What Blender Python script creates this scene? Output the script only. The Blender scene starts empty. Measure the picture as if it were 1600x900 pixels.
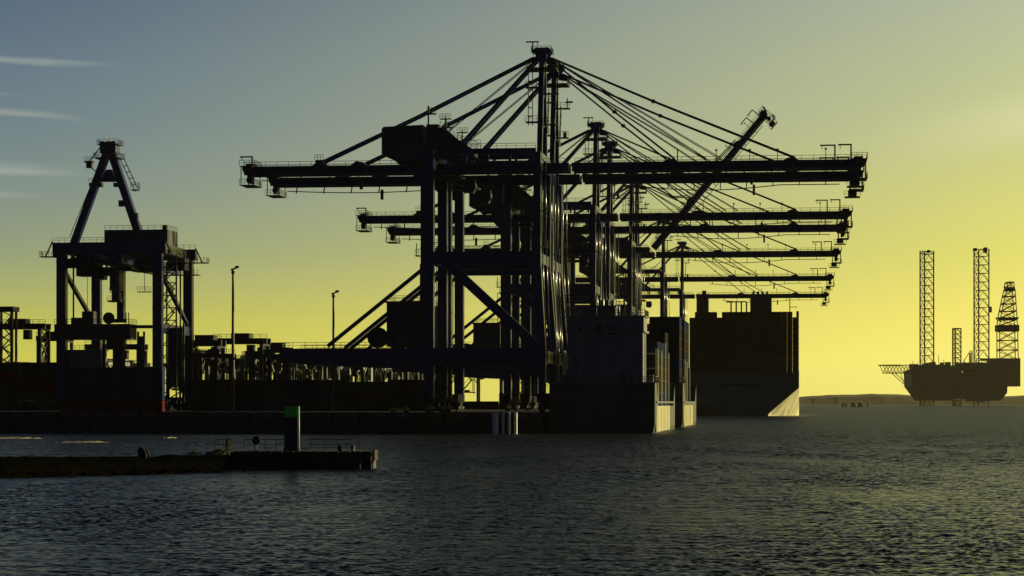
import bpy, math, random
import numpy as np
from mathutils import Vector
random.seed(7)
S = bpy.context.scene
C = S.collection
R = math.radians

# ------------------------------------------------------------------ camera
F, HOR, CH = 3680.0, 630.0, 6.0            # focal length and horizon row in photo pixels, eye height in metres
cam_d = bpy.data.cameras.new('camera'); cam = bpy.data.objects.new('camera', cam_d); C.objects.link(cam)
cam_d.sensor_width = 36.0; cam_d.lens = 36.0 * F / 1600.0
cam_d.shift_y = (HOR - 450.0) / 1600.0
cam_d.clip_start = 1.0; cam_d.clip_end = 60000.0
cam.location = (0, 0, CH); cam.rotation_euler = (R(90), 0, 0)
S.camera = cam

# ------------------------------------------------------------------ light
SUN_AZ, SUN_EL = 70.0, 8.0                 # clockwise from the view direction
sd = bpy.data.lights.new('sun', 'SUN'); so = bpy.data.objects.new('sun', sd); C.objects.link(so)
sd.energy = 5.0; sd.angle = R(0.5); sd.color = (1.0, 0.86, 0.42)
dv = Vector((math.sin(R(SUN_AZ)) * math.cos(R(SUN_EL)), math.cos(R(SUN_AZ)) * math.cos(R(SUN_EL)), math.sin(R(SUN_EL))))
so.rotation_euler = dv.to_track_quat('Z', 'Y').to_euler()

def lin(c):
    return tuple((x / 255 / 12.92) if x / 255 <= 0.04045 else ((x / 255 + 0.055) / 1.055) ** 2.4 for x in c)

W = bpy.data.worlds.new('World'); S.world = W; W.use_nodes = True
wn, wl = W.node_tree.nodes, W.node_tree.links
wn.clear()
def wnode(t, **k):
    n = wn.new(t)
    for a, b in k.items(): setattr(n, a, b)
    return n
def wmath(op, a, b=None, c=None, clamp=False):
    n = wnode('ShaderNodeMath', operation=op, use_clamp=clamp)
    for i, v in enumerate((a, b, c)):
        if v is None: continue
        if isinstance(v, (int, float)): n.inputs[i].default_value = v
        else: wl.new(v, n.inputs[i])
    return n.outputs[0]
def wmap(v, a, b, c, d, smooth=False):
    n = wnode('ShaderNodeMapRange'); n.interpolation_type = 'SMOOTHSTEP' if smooth else 'LINEAR'
    wl.new(v, n.inputs[0])
    for i, x in enumerate((a, b, c, d)): n.inputs[1 + i].default_value = x
    return n.outputs[0]
def wmix(f, a, b, mode='MIX'):
    n = wnode('ShaderNodeMix', data_type='RGBA', blend_type=mode)
    for sock, v in ((n.inputs[0], f), (n.inputs[6], a), (n.inputs[7], b)):
        if isinstance(v, (int, float)): sock.default_value = v
        elif isinstance(v, tuple): sock.default_value = v
        else: wl.new(v, sock)
    return n.outputs[2]
tc = wnode('ShaderNodeTexCoord'); sx = wnode('ShaderNodeSeparateXYZ'); wl.new(tc.outputs['Generated'], sx.inputs[0])
X_, Y_, Z_ = sx.outputs
az = wmath('ARCTAN2', X_, Y_)
def wramp(stops):
    n = wnode('ShaderNodeValToRGB'); e = n.color_ramp.elements
    while len(e) > 1: e.remove(e[-1])
    first = True
    for p, c in stops:
        p = math.sqrt(max(p, 0))
        if first: e[0].position = p; el = e[0]; first = False
        else: el = e.new(p)
        el.color = lin(c) + (1,)
    zz = wmath('POWER', wmath('MAXIMUM', Z_, 0.0), 0.5)
    wl.new(zz, n.inputs[0])
    return n.outputs[0]
def hp(py): return math.sin(math.atan((HOR - py) / F))
left = wramp([(0, (214, 206, 84)), (hp(560), (205, 199, 84)), (hp(500), (188, 188, 92)), (hp(400), (150, 160, 122)), (hp(300), (128, 143, 136)),
              (hp(200), (112, 130, 137)), (hp(100), (100, 119, 134)), (hp(0), (86, 105, 126)), (.30, (32, 42, 60)), (1, (22, 29, 44))])
right = wramp([(0, (266, 251, 134)), (hp(560), (264, 248, 128)), (hp(500), (257, 240, 118)), (hp(400), (234, 226, 112)), (hp(300), (219, 217, 126)),
               (hp(200), (206, 208, 144)), (hp(100), (196, 201, 151)), (hp(0), (186, 193, 160)), (.30, (56, 65, 73)), (1, (22, 29, 44))])
grad = wmix(wmath('POWER', wmap(az, -0.235, 0.235, 0, 1), 1.42), left, right)
# thin streaks of high cloud, placed by direction in the sky
def streak(az0, az1, el0, tilt, width, tex_scale):
    f = wmath('MULTIPLY', wmap(az, az0, az0 + .01, 0, 1, True), wmap(az, az1 - .035, az1, 1, 0, True))
    mid = wmath('ADD', el0, wmath('MULTIPLY', wmath('SUBTRACT', az, az0), tilt))
    cx = wnode('ShaderNodeCombineXYZ'); wl.new(wmath('MULTIPLY', az, 22), cx.inputs[0]); wl.new(wmath('MULTIPLY', Z_, 260), cx.inputs[1])
    nz = wnode('ShaderNodeTexNoise'); nz.inputs['Scale'].default_value = tex_scale; nz.inputs['Detail'].default_value = 5; wl.new(cx.outputs[0], nz.inputs['Vector'])
    d = wmath('ADD', wmath('SUBTRACT', Z_, mid), wmath('MULTIPLY', wmath('SUBTRACT', nz.outputs[0], .5), width * 1.6))
    g = wmap(wmath('ABSOLUTE', d), 0, width, 1, 0, True)
    return wmath('MULTIPLY', wmath('MULTIPLY', f, g), wmap(nz.outputs[0], .25, .75, .5, 1.0))
cl = None
for a in ((-.30, -.160, hp(95), -.03, .0021, 1.0), (-.30, -.172, hp(165), -.06, .0022, 1.3), (-.30, -.172, hp(259), -.04, .0036, .9),
          (-.30, -.20, hp(151), -.02, .0012, 1.4), (-.30, -.19, hp(305), -.02, .0020, 1.2)):
    s_ = streak(*a); cl = s_ if cl is None else wmath('MAXIMUM', cl, s_)
grad = wmix(wmath('MULTIPLY', cl, .40), grad, lin((190, 196, 178)) + (1,))
# a soft pale veil high on the right
ve = wmath('MULTIPLY', wmap(az, .14, .235, 0, 1, True), wmap(wmath('ABSOLUTE', wmath('SUBTRACT', Z_, wmath('ADD', hp(205), wmath('MULTIPLY', wmath('SUBTRACT', az, .2), .16)))), 0, .017, 1, 0, True))
grad = wmix(wmath('MULTIPLY', ve, .5), grad, lin((225, 225, 170)) + (1,))
# the sky beside and behind the view is dimmed to keep silhouettes dark
ca = wmath('COSINE', wmath('SUBTRACT', az, R(26)))
dim = wmap(ca, -.05, .77, 0.0, 1.0, True)
grad = wmix(dim, (.010, .014, .040, 1), grad)
sc_ = wnode('ShaderNodeVectorMath', operation='SCALE'); wl.new(grad, sc_.inputs[0]); sc_.inputs['Scale'].default_value = 10.0
sky = wnode('ShaderNodeTexSky', sky_type='NISHITA'); sky.sun_disc = False
sky.sun_elevation = R(SUN_EL); sky.sun_rotation = R(SUN_AZ); sky.dust_density = 3.0
fin = wmix(0.008, sc_.outputs[0], sky.outputs[0])
bg = wnode('ShaderNodeBackground'); bg.inputs[1].default_value = 0.1; wl.new(fin, bg.inputs[0])
wo = wnode('ShaderNodeOutputWorld'); wl.new(bg.outputs[0], wo.inputs[0])
S.view_settings.view_transform = 'Standard'; S.view_settings.look = 'None'
S.view_settings.exposure = 0.0; S.view_settings.gamma = 1.0; S.view_settings.use_curve_mapping = False
try: S.cycles.max_bounces = 5; S.cycles.volume_bounces = 0
except Exception: pass

# ------------------------------------------------------------------ materials
def mat(name, col, rough=.5, var=.35, scale=.6, metallic=0.0, bump=0.0, stretch=(1, 1, 1), spec=.5, col2=None):
    m = bpy.data.materials.new(name); m.use_nodes = True
    n, l = m.node_tree.nodes, m.node_tree.links
    p = n['Principled BSDF']; p.inputs['Roughness'].default_value = rough; p.inputs['Metallic'].default_value = metallic
    p.inputs['Specular IOR Level'].default_value = spec
    t = n.new('ShaderNodeTexCoord'); mp = n.new('ShaderNodeMapping'); mp.inputs['Scale'].default_value = stretch
    l.new(t.outputs['Object'], mp.inputs[0])
    z = n.new('ShaderNodeTexNoise'); z.inputs['Scale'].default_value = scale; z.inputs['Detail'].default_value = 6; z.inputs['Roughness'].default_value = .65
    l.new(mp.outputs[0], z.inputs['Vector'])
    r = n.new('ShaderNodeValToRGB'); e = r.color_ramp.elements
    c2 = col2 or tuple(x * (1 + var) for x in col)
    e[0].position = .32; e[0].color = tuple(x * (1 - var) for x in col) + (1,)
    e[1].position = .68; e[1].color = tuple(c2) + (1,)
    l.new(z.outputs[0], r.inputs[0]); l.new(r.outputs[0], p.inputs['Base Color'])
    if bump:
        b = n.new('ShaderNodeBump'); b.inputs['Strength'].default_value = bump; b.inputs['Distance'].default_value = .1
        l.new(z.outputs[0], b.inputs['Height']); l.new(b.outputs[0], p.inputs['Normal'])
    return m
M = {
    'blue': mat('blue_paint', (.012, .019, .085), .28, .3, .35, stretch=(1, 1, .25)),
    'bright': mat('gleam_metal', (.45, .46, .45), .25, .2, 2.0, metallic=.9),
    'dark': mat('dark_paint', (.018, .022, .030), .5, .3, .5),
    'matt': mat('matt_dark_paint', (.012, .014, .022), .85, .3, .5, spec=.1),
    'galv': mat('galvanised_steel', (.05, .054, .06), .35, .3, 2.0, metallic=.6),
    'rope': mat('wire_rope', (.02, .02, .022), .6, .2, 3.0),
    'tread': mat('rubber', (.015, .015, .015), .8, .2, 2.0),
    'house': mat('house_paint', (.035, .042, .055), .5, .3, .4),
    'glass': mat('dark_glass', (.01, .012, .016), .08, .1, .3),
    'concrete': mat('concrete', (.085, .08, .07), .85, .45, .5, bump=.4, stretch=(1, 1, .3)),
    'wetwall': mat('weathered_quay_wall', (.034, .032, .026), .85, .5, .35, bump=.5, stretch=(1, 1, .25)),
    'asphalt': mat('asphalt', (.045, .045, .043), .9, .3, .4),
    'timber': mat('tarred_timber', (.03, .026, .02), .85, .4, 1.2, stretch=(1, 1, .2)),
    'pale': mat('pale_paint', (.80, .80, .74), .35, .25, 1.5, stretch=(1, 1, .3)),
    'white': mat('sunlit_white', (.75, .75, .70), .45, .15, 1.5),
    'green': mat('green_paint', (.10, .80, .05), .5, .2, 1.0),
    'yellow': mat('yellow_paint', (.70, .55, .05), .45, .2, 1.0),
    'cdark': mat('dark_container', (.035, .036, .034), .88, .35, .8, stretch=(1, 1, .3), spec=.08),
    'cblue': mat('blue_container', (.020, .035, .095), .88, .3, .8, stretch=(1, 1, .3), spec=.08),
    'cred': mat('red_container', (.12, .016, .010), .88, .3, .8, stretch=(1, 1, .3), spec=.08),
    'cgreen': mat('green_container', (.02, .07, .035), .88, .3, .8, stretch=(1, 1, .3), spec=.08),
    'cbrown': mat('brown_container', (.05, .034, .018), .88, .35, .8, stretch=(1, 1, .3), spec=.08),
    'hull': mat('dark_hull_paint', (.045, .047, .045), .45, .35, .25, stretch=(1, 1, .3)),
    'sunlit_pale': mat('sunlit_pale_paint', (.62, .58, .36), .45, .45, .22, stretch=(1, 1, .15)),
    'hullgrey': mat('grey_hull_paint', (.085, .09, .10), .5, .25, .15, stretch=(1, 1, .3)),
    'super': mat('grey_superstructure', (.17, .175, .18), .55, .2, .3, stretch=(1, 1, .3)),
    'rig': mat('rig_steel', (.10, .085, .03), .6, .4, .15),
    'land': mat('dry_grass_hill', (.17, .14, .025), .95, .35, .01),
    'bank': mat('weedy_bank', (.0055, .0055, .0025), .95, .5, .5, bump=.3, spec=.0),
    'gleam': mat('painted_water_gleam', (.62, .56, .34), .6, .3, .15),
    'leaf': mat('shrub_leaves', (.045, .06, .02), .8, .4, 3.0),
}
# water: rippled, nearly black below, mirror like above
def water_mat():
    m = bpy.data.materials.new('harbour_water'); m.use_nodes = True
    n, l = m.node_tree.nodes, m.node_tree.links
    p = n['Principled BSDF']; p.inputs['Base Color'].default_value = (.013, .018, .027, 1)
    p.inputs['Roughness'].default_value = .22; p.inputs['IOR'].default_value = 1.333
    t = n.new('ShaderNodeTexCoord')
    prev = None
    for sc, st, dist, det in ((1.3, (.7, 1.0, 1), .46, 3), (3.6, (.7, 1.0, 1), .13, 4), (.40, (.6, 1, 1), 1.4, 4)):
        mp = n.new('ShaderNodeMapping'); mp.inputs['Scale'].default_value = st; mp.inputs['Rotation'].default_value = (0, 0, .25)
        l.new(t.outputs['Object'], mp.inputs[0])
        z = n.new('ShaderNodeTexNoise'); z.inputs['Scale'].default_value = sc; z.inputs['Detail'].default_value = det; z.inputs['Roughness'].default_value = .6
        l.new(mp.outputs[0], z.inputs['Vector'])
        b = n.new('ShaderNodeBump'); b.inputs['Strength'].default_value = 1.0; b.inputs['Distance'].default_value = dist
        l.new(z.outputs[0], b.inputs['Height'])
        if prev: l.new(prev, b.inputs['Normal'])
        prev = b.outputs[0]
    l.new(prev, p.inputs['Normal'])
    sp = n.new('ShaderNodeSeparateXYZ'); l.new(t.outputs['Object'], sp.inputs[0])      # open water farther out is choppier than the sheltered water near the bank
    mr = n.new('ShaderNodeMapRange'); l.new(sp.outputs[1], mr.inputs[0])
    for k, v in enumerate((130, 420, .17, .37)): mr.inputs[1 + k].default_value = v
    l.new(mr.outputs[0], p.inputs['Roughness'])
    return m
M['water'] = water_mat()

# ------------------------------------------------------------------ mesh helpers
class MB:
    def __init__(s): s.v = []; s.f = []
    def add(s, vs, fs):
        o = len(s.v); s.v += [tuple(x) for x in vs]; s.f += [tuple(i + o for i in f) for f in fs]; return s
    def box(s, x0, x1, y0, y1, z0, z1):
        return s.add([(x0, y0, z0), (x1, y0, z0), (x1, y1, z0), (x0, y1, z0), (x0, y0, z1), (x1, y0, z1), (x1, y1, z1), (x0, y1, z1)],
                     [(0, 3, 2, 1), (4, 5, 6, 7), (0, 1, 5, 4), (1, 2, 6, 5), (2, 3, 7, 6), (3, 0, 4, 7)])
    def cbox(s, x, y, z, sx, sy, sz): return s.box(x - sx / 2, x + sx / 2, y - sy / 2, y + sy / 2, z - sz / 2, z + sz / 2)
    def beam(s, p, q, w, h, up=(0, 0, 1)):
        p, q = Vector(p), Vector(q); d = (q - p).normalized(); u = Vector(up)
        if abs(d.dot(u)) > .98: u = Vector((1, 0, 0))
        a = d.cross(u).normalized(); b = a.cross(d).normalized()
        a *= w / 2; b *= h / 2
        return s.add([p - a - b, p + a - b, p + a + b, p - a + b, q - a - b, q + a - b, q + a + b, q - a + b],
                     [(0, 3, 2, 1), (4, 5, 6, 7), (0, 1, 5, 4), (1, 2, 6, 5), (2, 3, 7, 6), (3, 0, 4, 7)])
    def tube(s, p, q, r, n=6, r2=None):
        p, q = Vector(p), Vector(q); d = (q - p).normalized(); u = Vector((0, 0, 1)) if abs(d.z) < .95 else Vector((1, 0, 0))
        a = d.cross(u).normalized(); b = a.cross(d).normalized(); r2 = r if r2 is None else r2
        vs = []
        for c, rr in ((p, r), (q, r2)):
            for i in range(n):
                t = 2 * math.pi * i / n; vs.append(c + a * rr * math.cos(t) + b * rr * math.sin(t))
        fs = [(i, (i + 1) % n, n + (i + 1) % n, n + i) for i in range(n)] + [tuple(reversed(range(n))), tuple(range(n, 2 * n))]
        return s.add(vs, fs)
    def path(s, pts, r, n=5):
        for a, b in zip(pts, pts[1:]): s.tube(a, b, r, n)
        return s
    def prism(s, poly, y0, y1):                       # polygon in XZ swept along Y
        n = len(poly)
        return s.add([(x, y0, z) for x, z in poly] + [(x, y1, z) for x, z in poly],
                     [tuple(range(n)), tuple(reversed(range(n, 2 * n)))] + [(i, n + i, n + (i + 1) % n, (i + 1) % n) for i in range(n)])
    def rail(s, pts, h=1.15, step=2.0, r=.055):       # handrail along a path
        for a, b in zip(pts, pts[1:]):
            a, b = Vector(a), Vector(b); L = (b - a).length; k = max(1, int(round(L / step)))
            up = Vector((0, 0, h))
            s.beam(a + up, b + up, r * 1.6, r * 1.6); s.beam(a + up * .52, b + up * .52, r * 1.1, r * 1.1)
            for i in range(k + 1):
                c = a.lerp(b, i / k); s.beam(c, c + up, r * 1.3, r * 1.3)
        return s
    def ladder(s, p, q, w=.6, r=.05, cage=True, off=(-.8, 0, 0)):
        p, q = Vector(p), Vector(q); sd = Vector((0, w / 2, 0)); L = (q - p).length; off = Vector(off)
        s.tube(p - sd, q - sd, r, 4); s.tube(p + sd, q + sd, r, 4)
        for i in range(int(L / .9)):
            c = p.lerp(q, i * .9 / L); s.tube(c - sd, c + sd, r * .7, 4)
        if cage:
            for i in range(1, int(L / 1.8)):
                c = p.lerp(q, i * 1.8 / L)
                s.path([c - sd, c - sd + off, c + sd + off, c + sd], r, 4)
            s.tube(p + off + sd, q + off + sd, r, 4); s.tube(p + off - sd, q + off - sd, r, 4)
        return s
    def stair(s, x, y, z0, z1, w=3.0, rise=3.2):      # zigzag stair tower in the XZ plane
        z, k = z0, 0
        while z < z1 - .5:
            zz = min(z + rise, z1); a, b = (x - w / 2, x + w / 2) if k % 2 == 0 else (x + w / 2, x - w / 2)
            s.beam((a, y, z), (b, y, zz), .8, .18); s.beam((a, y, z + 1.1), (b, y, zz + 1.1), .08, .08)
            s.cbox(b, y, zz, 1.0, 1.0, .15); s.beam((b, y, zz), (b, y, zz + 1.1), .1, .1)
            z, k = zz, k + 1
        for sx in (-w / 2 - .5, w / 2 + .5): s.beam((x + sx, y, z0), (x + sx, y, z1), .16, .16)
        return s
    def wheel(s, c, r, w, axis='y', n=14):
        d = Vector((0, w / 2, 0)) if axis == 'y' else Vector((w / 2, 0, 0)); c = Vector(c)
        return s.tube(c - d, c + d, r, n)
    def build(s, name, m, parent=None, origin=(0, 0, 0), smooth=False):
        me = bpy.data.meshes.new(name); ox, oy, oz = origin
        me.from_pydata([(x - ox, y - oy, z - oz) for x, y, z in s.v], [], s.f)
        me.materials.append(m if not isinstance(m, str) else M[m])
        o = bpy.data.objects.new(name, me); C.objects.link(o); o.location = origin
        if parent is not None:
            o.parent = parent
        if smooth:
            for p in me.polygons: p.use_smooth = True
        return o
def tag(o, label=None, cat=None, group=None, kind=None):
    for k, v in (('label', label), ('category', cat), ('group', group), ('kind', kind)):
        if v: o[k] = v
    return o
def thing(name, label, cat, loc=(0, 0, 0), rz=0.0, group=None):
    o = bpy.data.objects.new(name, None); C.objects.link(o); o.location = loc; o.rotation_euler = (0, 0, rz)
    o.empty_display_size = .5
    return tag(o, label, cat, group)
def copy_tree(o, parent=None, skip=()):
    c = o.copy(); C.objects.link(c)
    if parent is not None: c.parent = parent
    for ch in list(o.children):
        if ch.name.split('.')[0] in skip: continue
        copy_tree(ch, c, skip)
    return c

# ------------------------------------------------------------------ the quay frame
QA = math.atan((1248 - 800) / F)                       # the quay runs away at this angle
QC, QS = math.cos(QA), math.sin(QA)
OX, OY = (845 - 800) / F * 480.0, 480.0                # where the nearest crane's mast stands
QZ = 4.0                                               # quay level above the water
def world(X, y, z=0.0): return (OX + X * QC + y * QS, OY - X * QS + y * QC, z)
def P(px, py, y=0.0, ox=OX, oy=OY):                    # photo pixel -> local X, height above quay, in the vertical plane at y
    k = (px - 800) / F
    X = (k * (oy + y * QC) - ox - y * QS) / (QC + k * QS)
    return X, CH + (HOR - py) / F * (oy - X * QS + y * QC) - QZ
def PX(px, y=0.0): return P(px, HOR, y)[0]
def quay_y(dist): return (dist - OY) / QC
def at(px, dist): return (px - 800) / F * dist

# ------------------------------------------------------------------ setting
def water():
    # one sheet: fine rows near the eye, coarser away; long low waves are real relief, ripples are in the bump
    rows = [8.0, 30.0, 60.0, 72.0]
    while rows[-1] < 900: rows.append(rows[-1] * (1.0013 + .0050 * min(1, max(0, (rows[-1] - 200) / 700)) ** 1.4))
    while rows[-1] < 14000: rows.append(rows[-1] * 1.03)
    cols = np.tan(np.linspace(R(-15.5), R(15.5), 1250))
    cols = np.concatenate([np.tan(np.radians([-60, -45, -30, -22])), cols, np.tan(np.radians([22, 30, 45, 60]))])
    D = np.array(rows)[:, None]; Xg = D * cols[None, :]; Yg = np.broadcast_to(D, Xg.shape)
    Zg = np.zeros_like(Xg); rng = np.random.default_rng(3)
    sy_, sx_ = np.gradient(np.array(rows))[:, None], D * (2 * math.tan(R(15.5)) / 1250)
    gust = np.ones_like(Xg)
    for k in range(9):                                  # patches of livelier and calmer water
        lx, ly = rng.uniform(18, 90), rng.uniform(30, 140); gust = gust + .13 * np.sin(Xg * 6.28 / lx + rng.uniform(0, 6)) * np.sin(Yg * 6.28 / ly + rng.uniform(0, 6))
    for k in range(46):
        lam = .34 * 1.056 ** k; th = R(66) + rng.normal(0, .7); kk = 2 * math.pi / lam
        amp = (.0082 if lam < .75 else .0062) * lam ** .95 * (1 if lam < .9 else (.9 / lam) ** .30) * (1 if lam < 3 else (3 / lam) ** 1.2)
        fade = np.clip((lam / max(.05, abs(math.sin(th))) / sy_ - 1.6) / 1.4, 0, 1) * np.clip((lam / max(.05, abs(math.cos(th))) / sx_ - 1.8) / 1.6, 0, 1)
        if lam > .75: fade = fade * (.38 + .62 * np.clip((D - 105) / 170, 0, 1))
        Zg = Zg + gust * fade * amp * np.sin(kk * (Xg * math.cos(th) + Yg * math.sin(th)) + rng.uniform(0, 6.28))
    nr, nc = Xg.shape
    co = np.stack([Xg, Yg, Zg], -1).astype(np.float32).reshape(-1)
    i = np.arange(nr - 1)[:, None] * nc + np.arange(nc - 1)[None, :]
    q = np.stack([i, i + 1, i + nc + 1, i + nc], -1).reshape(-1).astype(np.int32)
    me = bpy.data.meshes.new('water'); me.vertices.add(nr * nc); me.vertices.foreach_set('co', co)
    nq = len(q) // 4; me.loops.add(nq * 4); me.loops.foreach_set('vertex_index', q)
    me.polygons.add(nq); me.polygons.foreach_set('loop_start', np.arange(nq, dtype=np.int32) * 4)
    me.polygons.foreach_set('use_smooth', np.ones(nq, dtype=bool))
    me.update(calc_edges=True); me.materials.append(M['water'])
    o = bpy.data.objects.new('water', me); C.objects.link(o); tag(o, kind='structure')
water()

# distant low shore
def far_land():
    m = MB(); y0 = 9000.0; n = 90; x0, x1 = at(1236, y0), at(2300, y0); top = []
    for i in range(n + 1):
        t = i / n; x = x0 + (x1 - x0) * t; px = 800 + x / y0 * F
        h = 20 + 19 * min(1, max(0, (px - 1236) / 90)) + 2.0 * math.sin(i * .55) + random.uniform(-1, 1) + 3.5 * math.sin(i * .17)
        top.append((x, h))
    vs, fs = [], []
    for x, h in top: vs += [(x, y0, -1), (x, y0 + 160, h * .75), (x, y0 + 420, h), (x, y0 + 1400, h * .8), (x, y0 + 1500, -1)]
    for i in range(n):
        for k in range(4): a = i * 5 + k; fs.append((a, a + 5, a + 6, a + 1))
    m.add(vs, fs); tag(m.build('far_shore', 'land'), kind='structure')
far_land()

# the quay: a deck with two walls, one towards us and one towards the ships
EDGE = 2.0
def quay():
    m = MB(); f0 = -17.0
    a, b, c, d = world(-330, f0), world(EDGE, f0), world(EDGE, 1500), world(-330, 1500)
    vs = [(p[0], p[1], -3) for p in (a, b, c, d)] + [(p[0], p[1], QZ) for p in (a, b, c, d)]
    m.add(vs, [(4, 5, 6, 7), (0, 1, 5, 4), (1, 2, 6, 5), (2, 3, 7, 6), (3, 0, 4, 7)])
    o = m.build('quay', 'wetwall'); tag(o, kind='structure')
    # capping beam, joints and rubbing strips
    m = MB(); yy = f0 - .25
    def strip(X0, X1, y0, y1, z0, z1):
        pts = [world(X0, y0), world(X1, y0), world(X1, y1), world(X0, y1)]
        m.add([(p[0], p[1], z0) for p in pts] + [(p[0], p[1], z1) for p in pts],
              [(0, 3, 2, 1), (4, 5, 6, 7), (0, 1, 5, 4), (1, 2, 6, 5), (2, 3, 7, 6), (3, 0, 4, 7)])
    strip(-330, EDGE + .3, f0 - .3, f0 + .9, QZ - .8, QZ + .25)
    strip(EDGE - .9, EDGE + .3, f0 + .9, 1500, QZ - .8, QZ + .25)
    tag(m.build('quay_kerb', 'concrete'), kind='structure')
    m = MB()
    def strip2(X0, X1, y0, y1, z0, z1):
        pts = [world(X0, y0), world(X1, y0), world(X1, y1), world(X0, y1)]
        m.add([(p[0], p[1], z0) for p in pts] + [(p[0], p[1], z1) for p in pts],
              [(0, 3, 2, 1), (4, 5, 6, 7), (0, 1, 5, 4), (1, 2, 6, 5), (2, 3, 7, 6), (3, 0, 4, 7)])
    strip2(-330, EDGE - .95, f0 + .95, 1499, QZ + .004, QZ + .008)
    tag(m.build('quay_paving', 'asphalt'), kind='structure')
quay()
# timber fenders hung on the quay wall
fend = None
for i in range(30):
    X = EDGE - 2.5 - i * 5.6
    if fend is None:
        m = MB(); m.box(-.3, .3, -.65, -.31, -3.9, .05); m.box(-.42, .42, -.85, -.65, -2.6, -.6)
        fend = m.build('fender', 'timber'); o = fend
        tag(fend, 'dark timber fender on the quay wall facing the open water', 'fender', 'fenders along the quay wall')
    else:
        o = fend.copy(); C.objects.link(o)
    o.location = world(X, -17.0, QZ); o.rotation_euler = (0, 0, -QA)

# ------------------------------------------------------------------ ship to shore cranes
HINGE_PX = 893
def make_crane():
    root = thing('gantry_crane', 'placeholder label for the first crane', 'crane', (0, 0, 0), -QA, 'ship-to-shore cranes along the quay')
    LY = 9.0                                                  # half the leg spacing along the quay
    XW, XL = 0.3, P(671, 300, -LY)[0]
    Zg = P(845, 264)[1]                                       # girder axis
    Zp = P(760, 407, 0)[1]                                    # upper portal beam
    Zb = P(700, 559, 0)[1]                                    # lower portal beam
    Zs = 3.0                                                  # sill
    Za = P(845, 80)[1]                                        # apex
    # legs
    for s in (-1, 1):
        y = s * LY
        m = MB(); m.box(XL - .95, XL + .95, y - 1.0, y + 1.0, Zs, Zg + 3.0)
        for z in np.arange(8, Zg, 6.5): m.box(XL - 1.02, XL + 1.02, y - 1.07, y + 1.07, z, z + .22)
        m.build('leg', 'blue', root)
        m = MB(); m.box(XW - .72, XW + .72, y - .8, y + .8, Zp - 2, Zg + 2.5)
        zk = Zp - 2
        m.beam((XW, y, zk), (XW + 1.2, y * 1.22, Zb), 1.6, 1.44, (0, 1, 0)); m.beam((XW + 1.2, y * 1.22, Zb), (XW + 1.2, y * 1.22, Zs), 1.6, 1.44)
        for z in np.arange(Zp, Zg, 5.5): m.box(XW - .78, XW + .78, y - .86, y + .86, z, z + .2)
        m.build('leg', 'blue', root)
    # sills and bogies
    for X, w in ((XL, 1.0), (XW + 1.2, 1.22)):
        m = MB(); m.box(X - .8, X + .8, -LY * w - 2.5, LY * w + 2.5, Zs - .9, Zs + .9); m.build('sill_beam', 'matt', root)
        for s in (-1, 1):
            m = MB(); y = s * LY * w
            m.prism([(X - .5, Zs - .9), (X + .5, Zs - .9), (X + .35, Zs - 1.7), (X - .35, Zs - 1.7)], y - 1.2, y + 1.2)
            for k in (-2.6, 2.6): m.box(X - .45, X + .45, y + k - 1.9, y + k + 1.9, .75, 1.35)
            bo = m.build('bogie', 'dark', root)
            m = MB()
            for k in (-3.7, -1.5, 1.5, 3.7): m.wheel((X, y + k, .5), .48, .35, 'x', 12)
            m.build('wheel_set', 'tread', bo)
    # lower portal frame with its long landward arm
    xa = P(440, 559, -LY)[0]
    for s in (-1, 1):
        y = s * LY
        m = MB(); z0, z1 = Zb - 1.75, Zb + 1.75
        m.prism([(xa, Zb + .3), (xa + 2, z0 + .6), (XL - 14, z0), (XW + 1.9, z0), (XW + 1.9, z1), (xa, z1)], y - .8, y + .8)
        pb = m.build('portal_beam', 'blue', root)
        m = MB(); m.rail([(xa, y - .9 * s * -1, z1), (XW, y - .9 * s * -1, z1)], 1.2, 2.5); m.build('handrail', 'galv', pb)
        m = MB(); m.box(XL + .9, XW - .75, y - .75, y + .75, Zp - 1.25, Zp + 1.25)
        pb2 = m.build('portal_beam', 'blue', root)
        m = MB(); m.rail([(XL + 1.4, y, Zp + 1.25), (XW - .75, y, Zp + 1.25)], 1.1, 2.2); m.build('handrail', 'galv', pb2)
        # braces
        p, q = P(512, 541, -LY), P(661, 414, -LY)
        m = MB(); m.beam((p[0], y, p[1]), (q[0] + 1, y, q[1]), .72, .72, (0, 1, 0)); m.build('diagonal_brace', 'blue', root)
        if s < 0:
            p, q = P(688, 402, -LY), P(846, 548, -LY)
            m = MB(); m.beam((p[0], y, p[1]), (q[0], y, q[1]), 1.9, 1.4, (0, 1, 0)); m.build('main_brace', 'blue', root)
    for X, w, z0, z1 in ((xa + 1.0, .7, Zb - 1.2, Zb + 1.2), (XL, .7, Zb - 1.2, Zb + 1.2), (XW + .8, .7, Zb - 1.2, Zb + 1.2), (XL, .6, Zp - 1, Zp + 1), (XW, .6, Zp - 1, Zp + 1), (XL, .8, Zg + 1.3, Zg + 2.6), (XW, .8, Zg + 1.3, Zg + 2.6)):
        m = MB(); m.box(X - w, X + w, -LY + .8, LY - .8, z0, z1); m.build('cross_beam', 'blue', root)
    # electrical house and reel on the lower frame
    a, b = P(612, 475), P(657, 545); zt = Zb + 1.78
    m = MB(); m.box(a[0], b[0] + 1, -6, 3, zt + .4, a[1]); m.box(a[0] - .4, b[0] + 1.4, -6.4, 3.4, a[1], a[1] + .3)
    for i in range(5): m.box(a[0] + .6 + i * 1.2, a[0] + .72 + i * 1.2, -6.06, -6, zt + .9, a[1] - .4)
    eh = m.build('electrical_house', 'house', root)
    m = MB(); m.rail([(a[0], -6, a[1] + .3), (b[0] + 1, -6, a[1] + .3), (b[0] + 1, 3, a[1] + .3), (a[0], 3, a[1] + .3), (a[0], -6, a[1] + .3)], 1.1, 1.8); m.build('handrail', 'galv', eh)
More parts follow.
